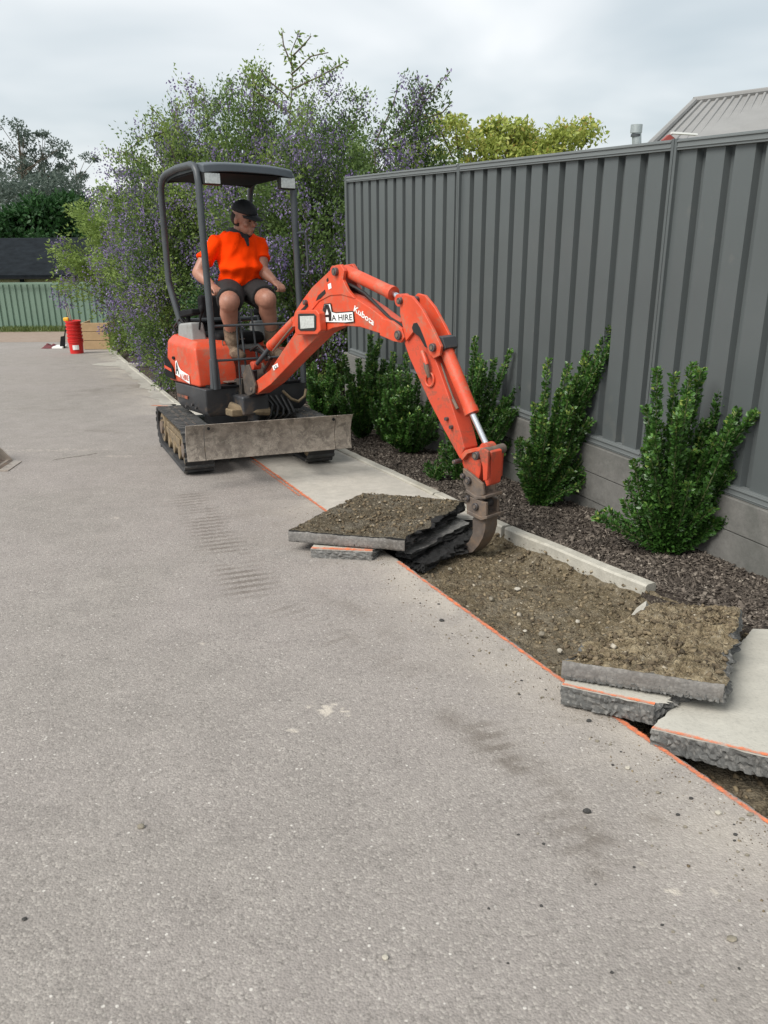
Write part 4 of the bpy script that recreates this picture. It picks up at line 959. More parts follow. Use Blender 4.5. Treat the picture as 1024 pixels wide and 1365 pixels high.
def crumple(name, label, cat, c, s, mat):
    mb = MB(); n = 14; vs = []
    for j in range(n):
        for i in range(n):
            u, v = i/(n-1)*2-1, j/(n-1)*2-1; r = max(0, 1-(u*u+v*v)*.8); x, y = u*s[0], v*s[1]
            vs.append((c.x+x*(1+.2*noise.noise(Vector((u*2, v*2, 5)))), c.y+y, c.z+.004+s[2]*r*(.5+.7*noise.noise(Vector((u*3, v*3, 1))))))
    mb.add(vs, [(j*n+i, j*n+i+1, (j+1)*n+i+1, (j+1)*n+i) for j in range(n-1) for i in range(n-1)])
    o = build(name, mb, M[mat], loc=c, smooth=True); props(o, label, cat)
crumple('cloth', 'crumpled dark red cloth lying on the drive left of the buckets', 'cloth', gp(67, 464), (.17,.2,.16), 'cloth_red')
mb = MB(); c = gp(79, 464); mb.box((c.x-.12, c.y-.15, c.z+.004), (c.x+.14, c.y+.2, c.z+.05)); props(build('paper_bag', mb, M['white'], loc=c, bevel=.01), 'flat white bag on the drive between the cloth and buckets', 'bag')
tl = gp(88, 464); sh = thing('shovel', 'black handled tool leaning against the stack of red buckets', 'tool', tl)
mb = MB(); mb.cyl(tl+Vector((-.04,-.05,.05)), tl+Vector((.12,.05,.75)), .016, n=8); build('handle', mb, M['blackplastic'], sh, sh)
mb = MB(); mb.hexa([tl+Vector((-.13,-.06,.0)), tl+Vector((0,-.06,0)), tl+Vector((0,-.04,0)), tl+Vector((-.13,-.04,0))], [tl+Vector((-.07,-.05,.28)), tl+Vector((.04,-.05,.3)), tl+Vector((.04,-.03,.3)), tl+Vector((-.07,-.03,.28))]); build('blade', mb, M['blackplastic'], sh, sh)

# spare digger bucket lying at the left frame edge
sb = gp(-30, 622); sbt = thing('spare_bucket', 'spare steel digger bucket lying on the drive at the left frame edge', 'digger bucket', sb)
a0 = gp(2, 627); dirv = Vector((-.93, .30, 0)).normalized(); dd = Vector((-.95,-.32,0)).normalized(); W = .62
prof_ = [(0,0),(.10,-.0),(.30,.03),(.42,.14),(.44,.30),(.34,.42),(.20,.46)]
def sbp(u, w, z): return a0+Vector((-1,.08,0))*u+Vector((-.25,-.97,0))*0+Vector((-.12,1,0)).normalized()*w+Vector((0,0,z-SLOPE*w))
pp = [(0,.006),(.14,.012),(.34,.03),(.47,.10),(.52,.22),(.46,.33),(.34,.36)]
mb = MB(); vs = []
for (u, z) in pp:
    vs += [sbp(u, -.02, z), sbp(u, .32, z), sbp(u, .32, z+.012), sbp(u, -.02, z+.012)]
mb.add(vs, [(i*4+k, i*4+(k+1) % 4, (i+1)*4+(k+1) % 4, (i+1)*4+k) for i in range(len(pp)-1) for k in range(4)]+[(0,1,2,3), tuple(range(len(vs)-4, len(vs)))]); build('shell', mb, M['steel'], sbt, sbt, bevel=.003)
for w in (-.035, .32):
    mb = MB(); mb.prism([sbp(-.0, w, .02)]+[sbp(u, w, z) for u, z in pp[1:]]+[sbp(.18, w, .22)], Vector((0,.012,0))); build('side_plate', mb, M['bright_steel'], sbt, sbt, bevel=.003)
mb = MB(); mb.hexa([sbp(-.07, -.04, .0), sbp(.06, -.04, .0), sbp(.06, .34, .0), sbp(-.07, .34, .0)], [sbp(-.07, -.04, .008), sbp(.06, -.04, .022), sbp(.06, .34, .022), sbp(-.07, .34, .008)]); build('cutting_edge', mb, M['bright_steel'], sbt, sbt, bevel=.002)

# ================================================================== mini excavator
MC = Vector((-1.275, 7.165)); HA = math.radians(34); UA = math.radians(22.5)
def frame(ang):
    hx, hy = math.sin(ang), -math.cos(ang)
    def T(f, r, z): x = MC.x+f*hx+r*hy; y = MC.y+f*hy-r*hx; return Vector((x, y, zg(y)+z))
    return T
H = frame(HA); U = frame(UA)
digger = thing('mini_excavator', 'orange and charcoal mini excavator with canopy, blade and bent boom reaching into the trench', 'excavator', (MC.x, MC.y, zg(MC.y)))
def part(name, mb, mat, parent=None, bevel=0, smooth=False, **k): return build(name, mb, mat, parent or digger, digger, bevel=bevel, smooth=smooth, **k)

# tracks
def stadium(hl, h, rf, n=10, lift=0):
    pts = []; r = h/2
    for k in range(n+1): a = -math.pi/2+math.pi*k/n; pts.append((hl+r*math.cos(a)*rf, r+r*math.sin(a)+lift))
    for k in range(n+1): a = math.pi/2+math.pi*k/n; pts.append((-hl+r*math.cos(a)*rf, r+r*math.sin(a)+lift))
    return pts
for sd in (1, -1):
    r0, r1 = (.39, .62) if sd > 0 else (-.62, -.39)
    outer = stadium(.60, .36, 1.0, lift=.012); inner = stadium(.60, .31, 1.0, lift=.037)
    mb = MB(); vs = []
    for (f, z), (f2, z2) in zip(outer, inner): vs += [U(f, r0, z), U(f, r1, z), U(f2, r1-.01, z2), U(f2, r0+.01, z2)]
    n = len(outer); mb.add(vs, [(i*4+k, i*4+(k+1) % 4, ((i+1) % n)*4+(k+1) % 4, ((i+1) % n)*4+k) for i in range(n) for k in range(4)])
    trk = part('rubber_track', mb, M['rubber'], smooth=True)
    # tread lugs: pairs of bars round the belt, guide teeth inside
    per = []; path = outer+[outer[0]]
    acc = 0; lugs = MB(); total = sum(math.dist(a, b) for a, b in zip(path, path[1:])); nl = 46; step = total/nl; tgt = 0
    for a, b in zip(path, path[1:]):
        L = math.dist(a, b)
        while L > 1e-6 and tgt <= acc+L:
            t = (tgt-acc)/L; f, z = a[0]+(b[0]-a[0])*t, a[1]+(b[1]-a[1])*t; tf, tz = (b[0]-a[0])/L, (b[1]-a[1])/L; nf, nz_ = tz, -tf
            idx = int(round(tgt/step))
            wd = .021
            ra, rb = (r0-.004, (r0+r1)/2+.02) if idx % 2 else ((r0+r1)/2-.02, r1+.004)
            if z > .012: 
                for (ra, rb) in ((r0-.004, r1+.004),):
                    lo = [U(f-tf*wd+nf*-.004, ra, z-tz*wd-nz_*.004), U(f+tf*wd-nf*.004, ra, z+tz*wd-nz_*.004), U(f+tf*wd-nf*.004, rb, z+tz*wd-nz_*.004), U(f-tf*wd-nf*.004, rb, z-tz*wd-nz_*.004)]
                    e = .013; wt = .013
                    hi = [U(f-tf*wt+nf*e, ra, z-tz*wt+nz_*e), U(f+tf*wt+nf*e, ra, z+tz*wt+nz_*e), U(f+tf*wt+nf*e, rb, z+tz*wt+nz_*e), U(f-tf*wt+nf*e, rb, z-tz*wt+nz_*e)]
                    lugs.hexa(lo, hi)
            tgt += step
        acc += L
    o = part('tread_lugs', lugs, M['rubber_edge'], trk); props(o, kind='stuff')
    # metal-core teeth showing along the inner top edge
    teeth = MB()
    for i in range(22):
        f = -.6+1.2*i/21
        for rr in ((r0+r1)/2-.03, (r0+r1)/2+.03): teeth.box((f-.012, rr-.008, .372), (f+.012, rr+.008, .384), U)
    props(part('core_teeth', teeth, M['steel'], trk), kind='stuff')
    mb = MB(); rf0, rf1 = (r0+.05, r1-.05); mb.box((-.5, rf0, .10), (.46, rf1, .27), U); mb.box((-.42, rf1, .17), (.3, rf1+.015, .23), U); fr = part('track_frame', mb, M['undercar'], bevel=.01)
    out = r1-.02 if sd > 0 else r0+.02
    for (nm, f, rad) in (('sprocket', -.60, .135), ('idler', .60, .135)):
        mb = MB(); mb.cyl(U(f, r0+.04, .19), U(f, r1-.03, .19), rad, n=22); o = part(nm, mb, M['undercar'], bevel=.006)
        q = MB(); s1 = 1 if sd > 0 else -1; rr = r1-.03 if sd > 0 else r0+.03
        q.cyl(U(f, rr-.0, .19), U(f, rr+s1*.02, .19), .06, n=16); part('hub', q, M['steel'], o, bevel=.004)
        if nm == 'sprocket':
            for k in range(9):
                a = 2*math.pi*k/9; q = MB(); q.cyl(U(f+.09*math.cos(a), rr, .19+.09*math.sin(a)), U(f+.09*math.cos(a), rr+s1*.006, .19+.09*math.sin(a)), .012, n=8); part('bolt', q, M['pin'], o)
    for f in (-.33, -.05, .23):
        mb = MB(); mb.cyl(U(f, r0+.05, .095), U(f, r1-.035, .095), .052, n=16); part('track_roller', mb, M['undercar'], bevel=.005)
mb = MB(); mb.box((-.38, -.40, .14), (.38, .40, .32), U); mb.cyl(U(0,0,.30), U(0,0,.43), .30, n=28); part('centre_frame', mb, M['dark_body'], bevel=.01)

# blade
BLT = lambda f, r, z: U(f, r, z)
bf, bz0, bz1, bc = 1.22, .225, .50, .035
def blade_strip(ra, rb, df=0, dz=0):
    mb = MB(); rows = [(-.012, 0), (-.028, .3), (-.026, .6), (.0, .85), (.035, 1.0)]; vs = []
    for (o, t) in rows:
        z = bz0+(bz1-bz0)*t+dz*0
        for th in (0, -.014):
            for r in (ra, rb): vs.append(U(bf+o*1.0+.03+th+df, bc+r, z))
    n = len(rows); fs = []
    for i in range(n-1):
        a, b = i*4, (i+1)*4
        fs += [(a, a+1, b+1, b), (a+2, b+2, b+3, a+3), (a, b, b+2, a+2), (a+1, a+3, b+3, b+1)]
    fs += [(0, 2, 3, 1), ((n-1)*4, (n-1)*4+1, (n-1)*4+3, (n-1)*4+2)]
    return mb.add(vs, fs)
M['blade'] = simple('muddy_blade_steel', (.21,.18,.15), .75, .1, var=.4, scale=16, dirt=(.42,.37,.31), dirt_amt=.62, dirt_scale=14, bmp=.8)
blade = part('dozer_blade', blade_strip(-.50, .50), M['blade'], bevel=.003)
for s in (1, -1):
    a, b = (.504, .635) if s > 0 else (-.635, -.504)
    e = part('blade_extension', blade_strip(a, b, .0), M['blade'], bevel=.003)
    q = MB(); q.cyl(U(bf+.055, bc+(.475 if s > 0 else -.475), bz1-.03), U(bf+.066, bc+(.475 if s > 0 else -.475), bz1-.03), .011, n=10); part('bolt', q, M['blackplastic'], blade)
    q = MB(); q.hexa([U(bf+.0, s*.26+bc-.03, bz0+.05), U(bf+.0, s*.26+bc+.03, bz0+.05), U(.3, s*.22+.03, .18), U(.3, s*.22-.03, .18)], [U(bf+.0, s*.26+bc-.03, bz0+.14), U(bf+.0, s*.26+bc+.03, bz0+.14), U(.3, s*.22+.03, .27), U(.3, s*.22-.03, .27)]); part('blade_arm', q, M['dark_body'], bevel=.006)
q = MB(); q.box((bf-.02, bc-.62, bz0+.06), (bf-.0, bc+.62, bz0+.10), U); part('blade_rib', q, M['undercar'], blade)
q = MB(); q.cyl(U(.45, 0, .36), U(1.12, .0, .38), .035, n=12); part('blade_cylinder', q, M['dark_body'], smooth=True)

# upper body: skirt with rounded tail
def plan(front, hw, rear, n=9):
    pts = [(front, -hw), (front, hw)]
    for k in range(n+1):
        a = math.pi/2+math.pi*k/n; pts.append((rear+.42*math.cos(a)*.75, hw*math.sin(a)))
    return pts
def body(z0, z1, pl, sh=0, mb=None, T=H):
    mb = mb or MB(); n = len(pl); cx = sum(p[0] for p in pl)/n
    lo = [T(f, r, z0) for f, r in pl]; hi = [T(cx+(f-cx)*(1-sh), r*(1-sh), z1) for f, r in pl]
    mb.add(lo+hi, [tuple(range(n-1, -1, -1)), tuple(range(n, 2*n))]+[(i, (i+1) % n, n+(i+1) % n, n+i) for i in range(n)]); return mb
SK = plan(.42, .465, -.22)
def skirt():
    mb = MB(); n = len(SK)
    rows = [(.42, .90), (.47, .98), (.655, 1.0)]
    vs = [H(f*s, r*s, z) for z, s in rows for f, r in SK]
    mb.add(vs, [tuple(range(n-1, -1, -1)), tuple(range(2*n, 3*n))]+[(j*n+i, j*n+(i+1) % n, (j+1)*n+(i+1) % n, (j+1)*n+i) for j in range(2) for i in range(n)]); return mb
sk = part('lower_body', skirt(), M['dark_body'], bevel=.012)
q = MB(); q.box((-.20, .466, .535), (.03, .472, .56), H); part('orange_mark', q, M['steel_rust'], sk)
for (f, z) in ((.12,.50),(.20,.48),(-.02,.47)):
    q = MB(); q.cyl(H(f, .462, z), H(f, .476, z), .012, n=8); part('bolt', q, M['pin'], sk)
q = MB(); q.box((.15, -.40, .655), (.44, .41, .675), H); part('floor_plate', q, M['blackplastic'], bevel=.004)

# orange engine cover: right-hand side tank cover (near side) and rear hood
def loft(rows, T=H):
    mb = MB(); n = len(rows[0]); vs = [T(*p) for r in rows for p in r]
    mb.add(vs, [tuple(range(n-1, -1, -1)), tuple(range((len(rows)-1)*n, len(rows)*n))]+[(j*n+i, j*n+(i+1) % n, (j+1)*n+(i+1) % n, (j+1)*n+i) for j in range(len(rows)-1) for i in range(n)]); return mb
def ringp(f0, f1, r0, r1, z0, z1=None):
    z1 = z0 if z1 is None else z1            # z0 at rear f0, z1 at front f1
    k = .06
    P = [(f0+k, r1), (f1, r1), (f1, r0), (f0+k, r0), (f0, r0+k), (f0, r1-k)]
    return [(f, r, z0+(z1-z0)*(f-f0)/(f1-f0)) for f, r in P]
cover = part('side_cover', loft([ringp(-.44, .30, .12, .465, .66), ringp(-.45, .29, .12, .47, .82), ringp(-.43, .24, .14, .458, 1.0, .97), ringp(-.38, .17, .16, .41, 1.065, 1.02)]), M['paint'], bevel=.02)
q = MB(); q.box((-.53, -.44, .66), (-.30, .118, 1.05), H); part('rear_hood', q, M['paint'], bevel=.04)
q = MB(); q.box((-.44, -.46, .66), (.16, -.16, .93), H); part('side_cover', q, M['paint'], bevel=.03)
q = MB(); q.box((-.28, -.155, .66), (.10, .118, .93), H); part('seat_pedestal', q, M['paint_worn'], bevel=.01)
q = MB(); q.box((.101, -.05, .70), (.106, .0, .80), H); part('warning_sticker', q, M['white'])
q = MB(); q.box((.101, .05, .74), (.106, .085, .80), H); part('warning_sticker', q, M['white'])
# side grille, filler slot and decal on the cover
q = MB(); q.prism([H(-.435,.472,.69), H(-.20,.476,.68), H(-.235,.476,.79), H(-.36,.474,.86), H(-.43,.472,.87)], H(0,.008,0)-H(0,0,0)); part('grille', q, M['blackplastic'], cover, bevel=.003)
q = MB(); q.hexa([H(-.43,.482,.765), H(-.25,.486,.745), H(-.25,.488,.745), H(-.43,.484,.765)], [H(-.43,.482,.79), H(-.26,.486,.77), H(-.26,.488,.77), H(-.43,.484,.79)]); part('grille_stripe', q, M['paint'], cover)
q = MB(); q.tube([H(-.215,.466,.865), H(-.215,.478,.865)], [(.026,.014)]*2, 12); part('keyhole', q, M['blackplastic'], cover)

# seat, consoles, levers
seat = part('seat', MB().box((-.30, -.22, .98), (.16, .22, 1.08), H), M['blackplastic'], bevel=.04, seg=3)
part('seat_back', MB().hexa([H(-.34,-.18,1.06), H(-.24,-.18,1.06), H(-.24,.18,1.06), H(-.34,.18,1.06)], [H(-.40,-.15,1.38), H(-.33,-.15,1.38), H(-.33,.15,1.38), H(-.40,.15,1.38)]), M['blackplastic'], bevel=.03, seg=3)
part('seat_base', MB().box((-.28, -.18, .932), (.12, .18, .978), H), M['greyplastic'], bevel=.01)
for s in (1, -1):
    c = part('control_console', MB().hexa([H(-.28,s*.33-.07,.99), H(.06,s*.33-.07,.99), H(.06,s*.33+.07,.99), H(-.28,s*.33+.07,.99)], [H(-.26,s*.33-.06,1.15), H(.02,s*.33-.06,1.17), H(.02,s*.33+.06,1.17), H(-.26,s*.33+.06,1.15)]), M['greyplastic'], bevel=.02, seg=3)
    part('armrest', MB().hexa([H(-.22,s*.34-.045,1.20), H(.05,s*.34-.045,1.23), H(.05,s*.34+.045,1.23), H(-.22,s*.34+.045,1.20)], [H(-.22,s*.34-.04,1.26), H(.05,s*.34-.04,1.28), H(.05,s*.34+.04,1.28), H(-.22,s*.34+.04,1.26)]), M['blackplastic'], bevel=.015)
    q = MB(); q.tube([H(-.15,s*.34,1.08), H(-.14,s*.34,1.22)], .02, 8); part('armrest_bracket', q, M['blackplastic'], smooth=True)
    q = MB(); q.tube([H(.04,s*.32,1.11), H(.07,s*.315,1.2), H(.10,s*.31,1.25)], [.008,.008,.01], 8); jl = part('joystick', q, M['blackplastic'], smooth=True)
    q = MB(); q.ball(H(.10, s*.31, 1.275), (.022,.022,.034), nu=12, nv=8); part('joystick_knob', q, M['blackplastic'], jl, smooth=True)
    q = MB(); q.tube([H(.34, s*.055, .675), H(.30, s*.055, 1.0), H(.25, s*.055, 1.27)], .009, 8); part('travel_lever', q, M['dark'], smooth=True)
    q = MB(); q.box((.30, s*.2-.06, .69), (.40, s*.2+.06, .70), H); part('pedal', q, M['steel'], bevel=.004)
q = MB()
q.tube([H(.22,.20,.68), H(.22,.20,1.02), H(.22,.0,1.03)], .006, 6); part('lever_linkage', q, M['steel'], smooth=True)
for k in range(3):
    q = MB(); s = .38-k*.03; q.tube([H(-.30,s,.98), H(-.33,s+.02,1.12), H(-.22,s,1.19), H(-.1,s-.05,1.05)], .011, 8); part('cable', q, M['hose'], smooth=True)

# frame and canopy
FF, HW, FR = .44, .395, -.36
CZ = 2.325
for s in (1, -1):
    q = MB(); rr = .026
    q.tube([H(FF+.04, s*(HW+.005), .66), H(FF+.035, s*HW, 1.2), H(FF+.01, s*HW, 1.9), H(FF+.005, s*HW, CZ-.12), H(FF-.012, s*HW, CZ-.05), H(FF-.055, s*HW, CZ-.005), H(FF-.13, s*HW, CZ+.01), H(.02, s*HW, CZ+.015)], rr, 14); part('front_post', q, M['dark'], smooth=True, angle=60)
    q = MB(); q.tube([H(.02, s*HW, CZ+.015), H(FR+.17, s*HW, CZ+.0), H(FR+.085, s*HW, CZ-.02), H(FR+.025, s*HW, CZ-.075), H(FR-.0, s*HW, CZ-.17), H(FR-.015, s*HW, 1.50), H(FR+.01, s*(HW-.01), 1.40), H(FR+.12, s*(HW-.03), 1.13), H(FR+.14, s*(HW-.03), .97)], rr, 14); part('rear_post', q, M['dark'], smooth=True, angle=60)
q = MB(); q.tube([H(FR+.1, -HW, 1.17), H(FR+.1, HW, 1.17)], .02, 8); part('rear_cross_bar', q, M['dark'], smooth=True)
# roof: crowned shell with turned-down rim
def roof():
    mb = MB(); nf, nr = 12, 12; f0, f1, w = FR+.06, FF+.07, HW-.022; vs = []
    def z(f, r): 
        u = (f-f0)/(f1-f0)*2-1; v = r/w; return CZ+.045-.020*abs(v)**3-.03*abs(u)**4
    for j in range(nf+1):
        for i in range(nr+1):
            f = f0+(f1-f0)*j/nf; r = -w+2*w*i/nr
            a = abs(r)/w; k = 1-.04*a**6
            fc = (f-(f0+f1)/2)*k+(f0+f1)/2
            vs.append(H(fc, r, z(f, r)))
    top = [(j*(nr+1)+i, j*(nr+1)+i+1, (j+1)*(nr+1)+i+1, (j+1)*(nr+1)+i) for j in range(nf) for i in range(nr)]
    off_ = len(vs)
    for j in range(nf+1):
        for i in range(nr+1):
            f = f0+(f1-f0)*j/nf; r = -w+2*w*i/nr; a = abs(r)/w; k = 1-.04*a**6; fc = (f-(f0+f1)/2)*k+(f0+f1)/2
            edge = (j in (0, nf) or i in (0, nr)); vs.append(H(fc, r, z(f, r)-(.062 if edge else .03)))
    bot = [tuple(reversed([v+off_ for v in f])) for f in top]
    rim = []
    loop = [i for i in range(nr+1)]+[j*(nr+1)+nr for j in range(1, nf+1)]+[nf*(nr+1)+i for i in range(nr-1, -1, -1)]+[j*(nr+1) for j in range(nf-1, 0, -1)]
    for a, b in zip(loop, loop[1:]+loop[:1]): rim.append((a, b, b+off_, a+off_))
    mb.add(vs, top+rim); mb.mi = 1; mb.f += bot; mb.m += [1]*len(bot); return mb
rp = part('canopy_roof', roof(), [M['canopy'], M['blackplastic']], bevel=.012, seg=3)  # shell underside coloured black to deepen the shade inside the canopy
q = MB(); q.box((FR+.05, -HW+.03, CZ-.045), (FF-.02, HW-.03, CZ-.02), H); part('roof_lining', q, M['blackplastic'], rp)
for s in (.30, -.33):
    q = MB(); q.box((FF-.01, s-.070, CZ-.140), (FF+.045, s+.070, CZ-.050), H); l = part('work_lamp', q, M['lens_rim'], bevel=.01)
    q = MB(); q.box((FF+.046, s-.060, CZ-.132), (FF+.052, s+.060, CZ-.058), H); part('lens', q, M['lens'], l, bevel=.003)
# grab handles
q = MB(); q.tube([H(FF+.03, -HW-.0, 1.86), H(FF+.04, -HW-.06, 1.87), H(FF+.045, -HW-.075, 1.84), H(FF+.05, -HW-.085, 1.58), H(FF+.045, -HW-.06, 1.54), H(FF+.03, -HW, 1.545)], .011, 8); part('grab_handle', q, M['dark'], smooth=True, angle=60)
q = MB(); q.tube([H(FR, -HW, 1.95), H(FR+.03, -HW-.07, 1.95), H(FR+.03, -HW-.075, 1.7), H(FR, -HW, 1.7)], .011, 8); part('grab_handle', q, M['dark'], smooth=True, angle=60)
# front guard rails
for z in (1.155, .885):
    q = MB(); q.tube([H(FF+.035, HW-.02, z), H(FF+.035, -HW+.02, z)], .010, 8); part('guard_rail', q, M['dark'], smooth=True)
for r in (.18, -.27):
    q = MB(); q.tube([H(FF+.035, r, 1.15), H(FF+.03, r, .68)], .007, 6); part('guard_bar', q, M['dark'], smooth=True)
q = MB(); q.hexa([H(FF+.0,HW-.04,.66),H(FF+.055,HW-.04,.66),H(FF+.055,HW+.035,.66),H(FF+.0,HW+.035,.66)],[H(FF+.01,HW-.03,.9),H(FF+.05,HW-.03,.9),H(FF+.05,HW+.03,.9),H(FF+.01,HW+.03,.9)]); part('post_foot', q, M['dark'], bevel=.006)

# ---------------- boom geometry, drawn in the boom's own vertical plane
BF = H(.70, .10, .60); tipg = gp(640, 735, -.08); bd = Vector((tipg.x-BF.x, tipg.y-BF.y)).normalized(); bn = Vector((bd.y, -bd.x))
def bpl(px, py, off=.07):
    d = ray(px, py); P0 = Vector((BF.x, BF.y))+bn*off; t = (P0.x*bn.x+P0.y*bn.y)/(d.x*bn.x+d.y*bn.y); return d*t+CAM
bn3 = Vector((bn.x, bn.y, 0)); bd3 = Vector((bd.x, bd.y, 0))
def plate(pts, off, th, mb=None):
    ref = max(off, .045); return (mb or MB()).prism([bpl(x, y, ref)+bn3*(off-ref) for x, y in pts], -bn3*th)

BW = .065
boom_o = [(333,521),(336,512),(360,493),(375,470),(391,447),(404,425),(416,406),(430,396),(445,391),(459,391.5),(475,398),(495,411.5),(519,430),(521,449),(503,443.5),(480,436),(461,434.5),(443,437.5),(426,446),(415,457),(392,480),(361,512.5),(342,526)]
boom = part('boom', plate(boom_o, BW, 2*BW), M['paint'], bevel=.006)
# raised fork plates at the boom end
for o_ in (BW+.012, -BW+.010):
    part('boom_fork', plate([(508,424),(522,428),(535,438),(539,450),(534,457),(524,455),(506,447)], o_, .022), M['paint'], boom, bevel=.004)
# top lugs carrying the arm cylinder and boom cylinder
lug = [(389,436),(393,416),(404,399),(416,383),(434,366),(447,353.5),(454,352.5),(459,361),(457,373),(463,386),(473,398),(455,393),(440,394),(425,402),(412,418),(404,434)]
for o_ in (BW+.006, -BW+.016): part('boom_lug', plate(lug, o_, .024), M['paint'], boom, bevel=.004)
# lug slots: their shade drawn as flat black plates
for sl in ([(421,401),(424,394),(433,386),(434,391),(427,398)], [(398,419),(401,413),(410,404),(411,408),(403,417)], [(435,373),(437,370),(438,374),(436,376)]):
    part('lug_slot_shade', plate(sl, BW+.0085, .002), M['black'], boom)
part('sticker', plate([(437,379),(441,377),(442,384),(438,386)], BW+.0085, .0015), M['white'], boom)
part('sticker', plate([(363,488),(370,484),(371,489),(365,494)], BW+.0025, .0015), M['white'], boom)
def pin(px, py, off, r, L=.02, mat='pin', parent=None):
    p = bpl(px, py, off); q = MB(); q.cyl(p+bn3*L, p-bn3*(2*off+L), r, n=14); pr = part('pin', q, M[mat], parent or boom, bevel=.003)
    q = MB(); q.cyl(p+bn3*(L+.004), p+bn3*L, r*.5, n=10); part('pin_nipple', q, M['steel'], parent or boom)
for (px, py, r) in ((448,362,.026), (408,403,.018), (338,518,.03), (532.5,446.5,.028)): pin(px, py, BW+.01, r)
q = MB(); p_ = bpl(515,441,BW+.003); q.cyl(p_, p_-bn3*.002, .012, n=12); part('boom_hole_shade', q, M['black'], boom)  # black disc painted for the shade inside a hole

def cyl2(name, a, b, r, rod_to, rr, off=0.0, matname='paint', parent=None):
    A, B, C2 = bpl(*a, off), bpl(*b, off), bpl(*rod_to, off); q = MB(); d = (B-A).normalized()
    q.cyl(A, B, r, n=20); q.cyl(B-d*.03, B+d*.006, r*1.1, n=20); o = part(name, q, M[matname], parent, smooth=True)
    q = MB(); q.cyl(B+d*.004, C2, rr, n=14); part('piston_rod', q, M['chrome'] if name != 'boom_cylinder' else M['dark'], o, smooth=True)
    e = MB(); e.cyl(C2+bn3*.035, C2-bn3*.035, rr*2.0, n=14); part('rod_eye', e, M['paint_worn'], o, bevel=.003)
    return o
cyl2('arm_cylinder', (461,361), (524,391), .040, (537,400), .019)
q = MB(); a = bpl(449,361,0); b2 = bpl(463,362,0); q.cyl(a+bn3*.03, a-bn3*.03, .034, n=14); q.cyl(a, b2, .03, n=12); part('cylinder_eye', q, M['paint'], boom, bevel=.003)
cyl2('boom_cylinder', (394,428), (362,461), .038, (341,487), .017)
q = MB(); q.tube([bpl(415,400,0), bpl(394,428,0)], .03, 12); part('cylinder_barrel_end', q, M['paint'], boom, smooth=True)
q = MB(); q.tube([bpl(392,433,BW-.01), bpl(378,450,BW-.01), bpl(364,468,BW-.03)], .007, 6); part('hydraulic_pipe', q, M['steel'], boom, smooth=True)
# hoses on the back of the boom
for k, o_ in enumerate((.025, -.01, -.04)):
    q = MB(); q.tube([bpl(457,380+k*2,o_), bpl(466,379+k*2,o_), bpl(476,384+k*2,o_), bpl(487,391+k*2,o_), bpl(500,404,o_), bpl(520,424,o_), bpl(540,436,o_)], .010, 8); part('hydraulic_hose', q, M['hose'], boom, smooth=True)
for k in range(4):
    o_ = -.03+k*.022; q = MB(); q.tube([H(.45,.06-k*.03,.95), H(.6,.06-k*.02,1.0-.04*k), bpl(362,478,o_), bpl(352,495,o_)], .012, 8); part('hydraulic_hose', q, M['hose'], boom, smooth=True, angle=60)
# lamp on the boom side
q = MB(); plate([(393,417),(396,414),(421,413),(425,418),(427,441),(423,446),(397,447),(393,443)], BW+.062, .056, q); lb = part('lamp_housing', q, M['paint'], boom, bevel=.008)
q = MB(); plate([(397,419),(399,418),(418,418),(421,421),(421,438),(419,441),(400,441),(397,438)], BW+.068, .006, q); part('lamp_bezel', q, M['lens_rim'], lb, bevel=.004)
q = MB(); plate([(399.5,421.5),(418.5,421),(418.5,437),(400.5,438.5)], BW+.071, .004, q); part('lens', q, M['lens'], lb, bevel=.004)

# lettering
def letter(txt, o_px, x_px, size_px, off, mat, parent, offset=0.0, name='lettering', shear=0):
    cu = bpy.data.curves.new('text', 'FONT'); cu.body = txt; cu.size = 1; cu.offset = offset; cu.shear = shear; cu.resolution_u = 3
    to = bpy.data.objects.new('text', cu); COL.objects.link(to); bpy.context.view_layer.update()
    me = bpy.data.meshes.new_from_object(to); COL.objects.unlink(to); bpy.data.objects.remove(to)
    A, B = bpl(*o_px, off), bpl(*x_px, off); X = (B-A).normalized(); wtxt = max(v.co.x for v in me.vertices); sc = (B-A).length/wtxt
    C2 = bpl(o_px[0], o_px[1]-size_px, off); Yv = Vector((0, 0, 1)); Yv = (Yv-X*Yv.dot(X)).normalized(); hy = (C2-A).dot(Yv)/max(v.co.y for v in me.vertices)
    org = Vector(digger['org'])
    for v in me.vertices: v.co = A+X*v.co.x*sc+Yv*v.co.y*hy-org
    me.materials.clear(); me.materials.append(M[mat]); me.name = name
    return link(name, me, parent)
dec = part('hire_decal', plate([(427,428.5),(432,405),(441,404),(443,415),(448,416.5),(471,414.5),(472.5,429.5),(459,431),(459,429.5),(430,430)], BW+.0075, .001), M['black'], boom)
d2 = part('decal_face', plate([(428,427.6),(433,406),(440,405.5),(442,416),(448,417.8),(470,416),(471.3,428.4),(460,429.6),(430,429)], BW+.0085, .001), M['white'], dec)
for pts in ([(427.2,428.2),(433.2,406),(437,406),(431.2,428)], [(434,406),(438,406),(441.6,417),(441.8,427.6),(438.4,427.8),(438,418)], [(431,419.5),(439,419.5),(439,422.5),(430.4,422.8)]):
    part('lettering', plate(pts, BW+.0105, .001), M['black'], dec)
letter('A HIRE', (442.5,427.5), (469.8,426.8), 7.8, BW+.0095, 'black', dec, .012)
letter('Kubota', (471,414), (498,434), 8.5, BW+.003, 'white', boom, .02)
letter('G', (366,493), (370,490), 5, BW+.003, 'black', boom, .02)
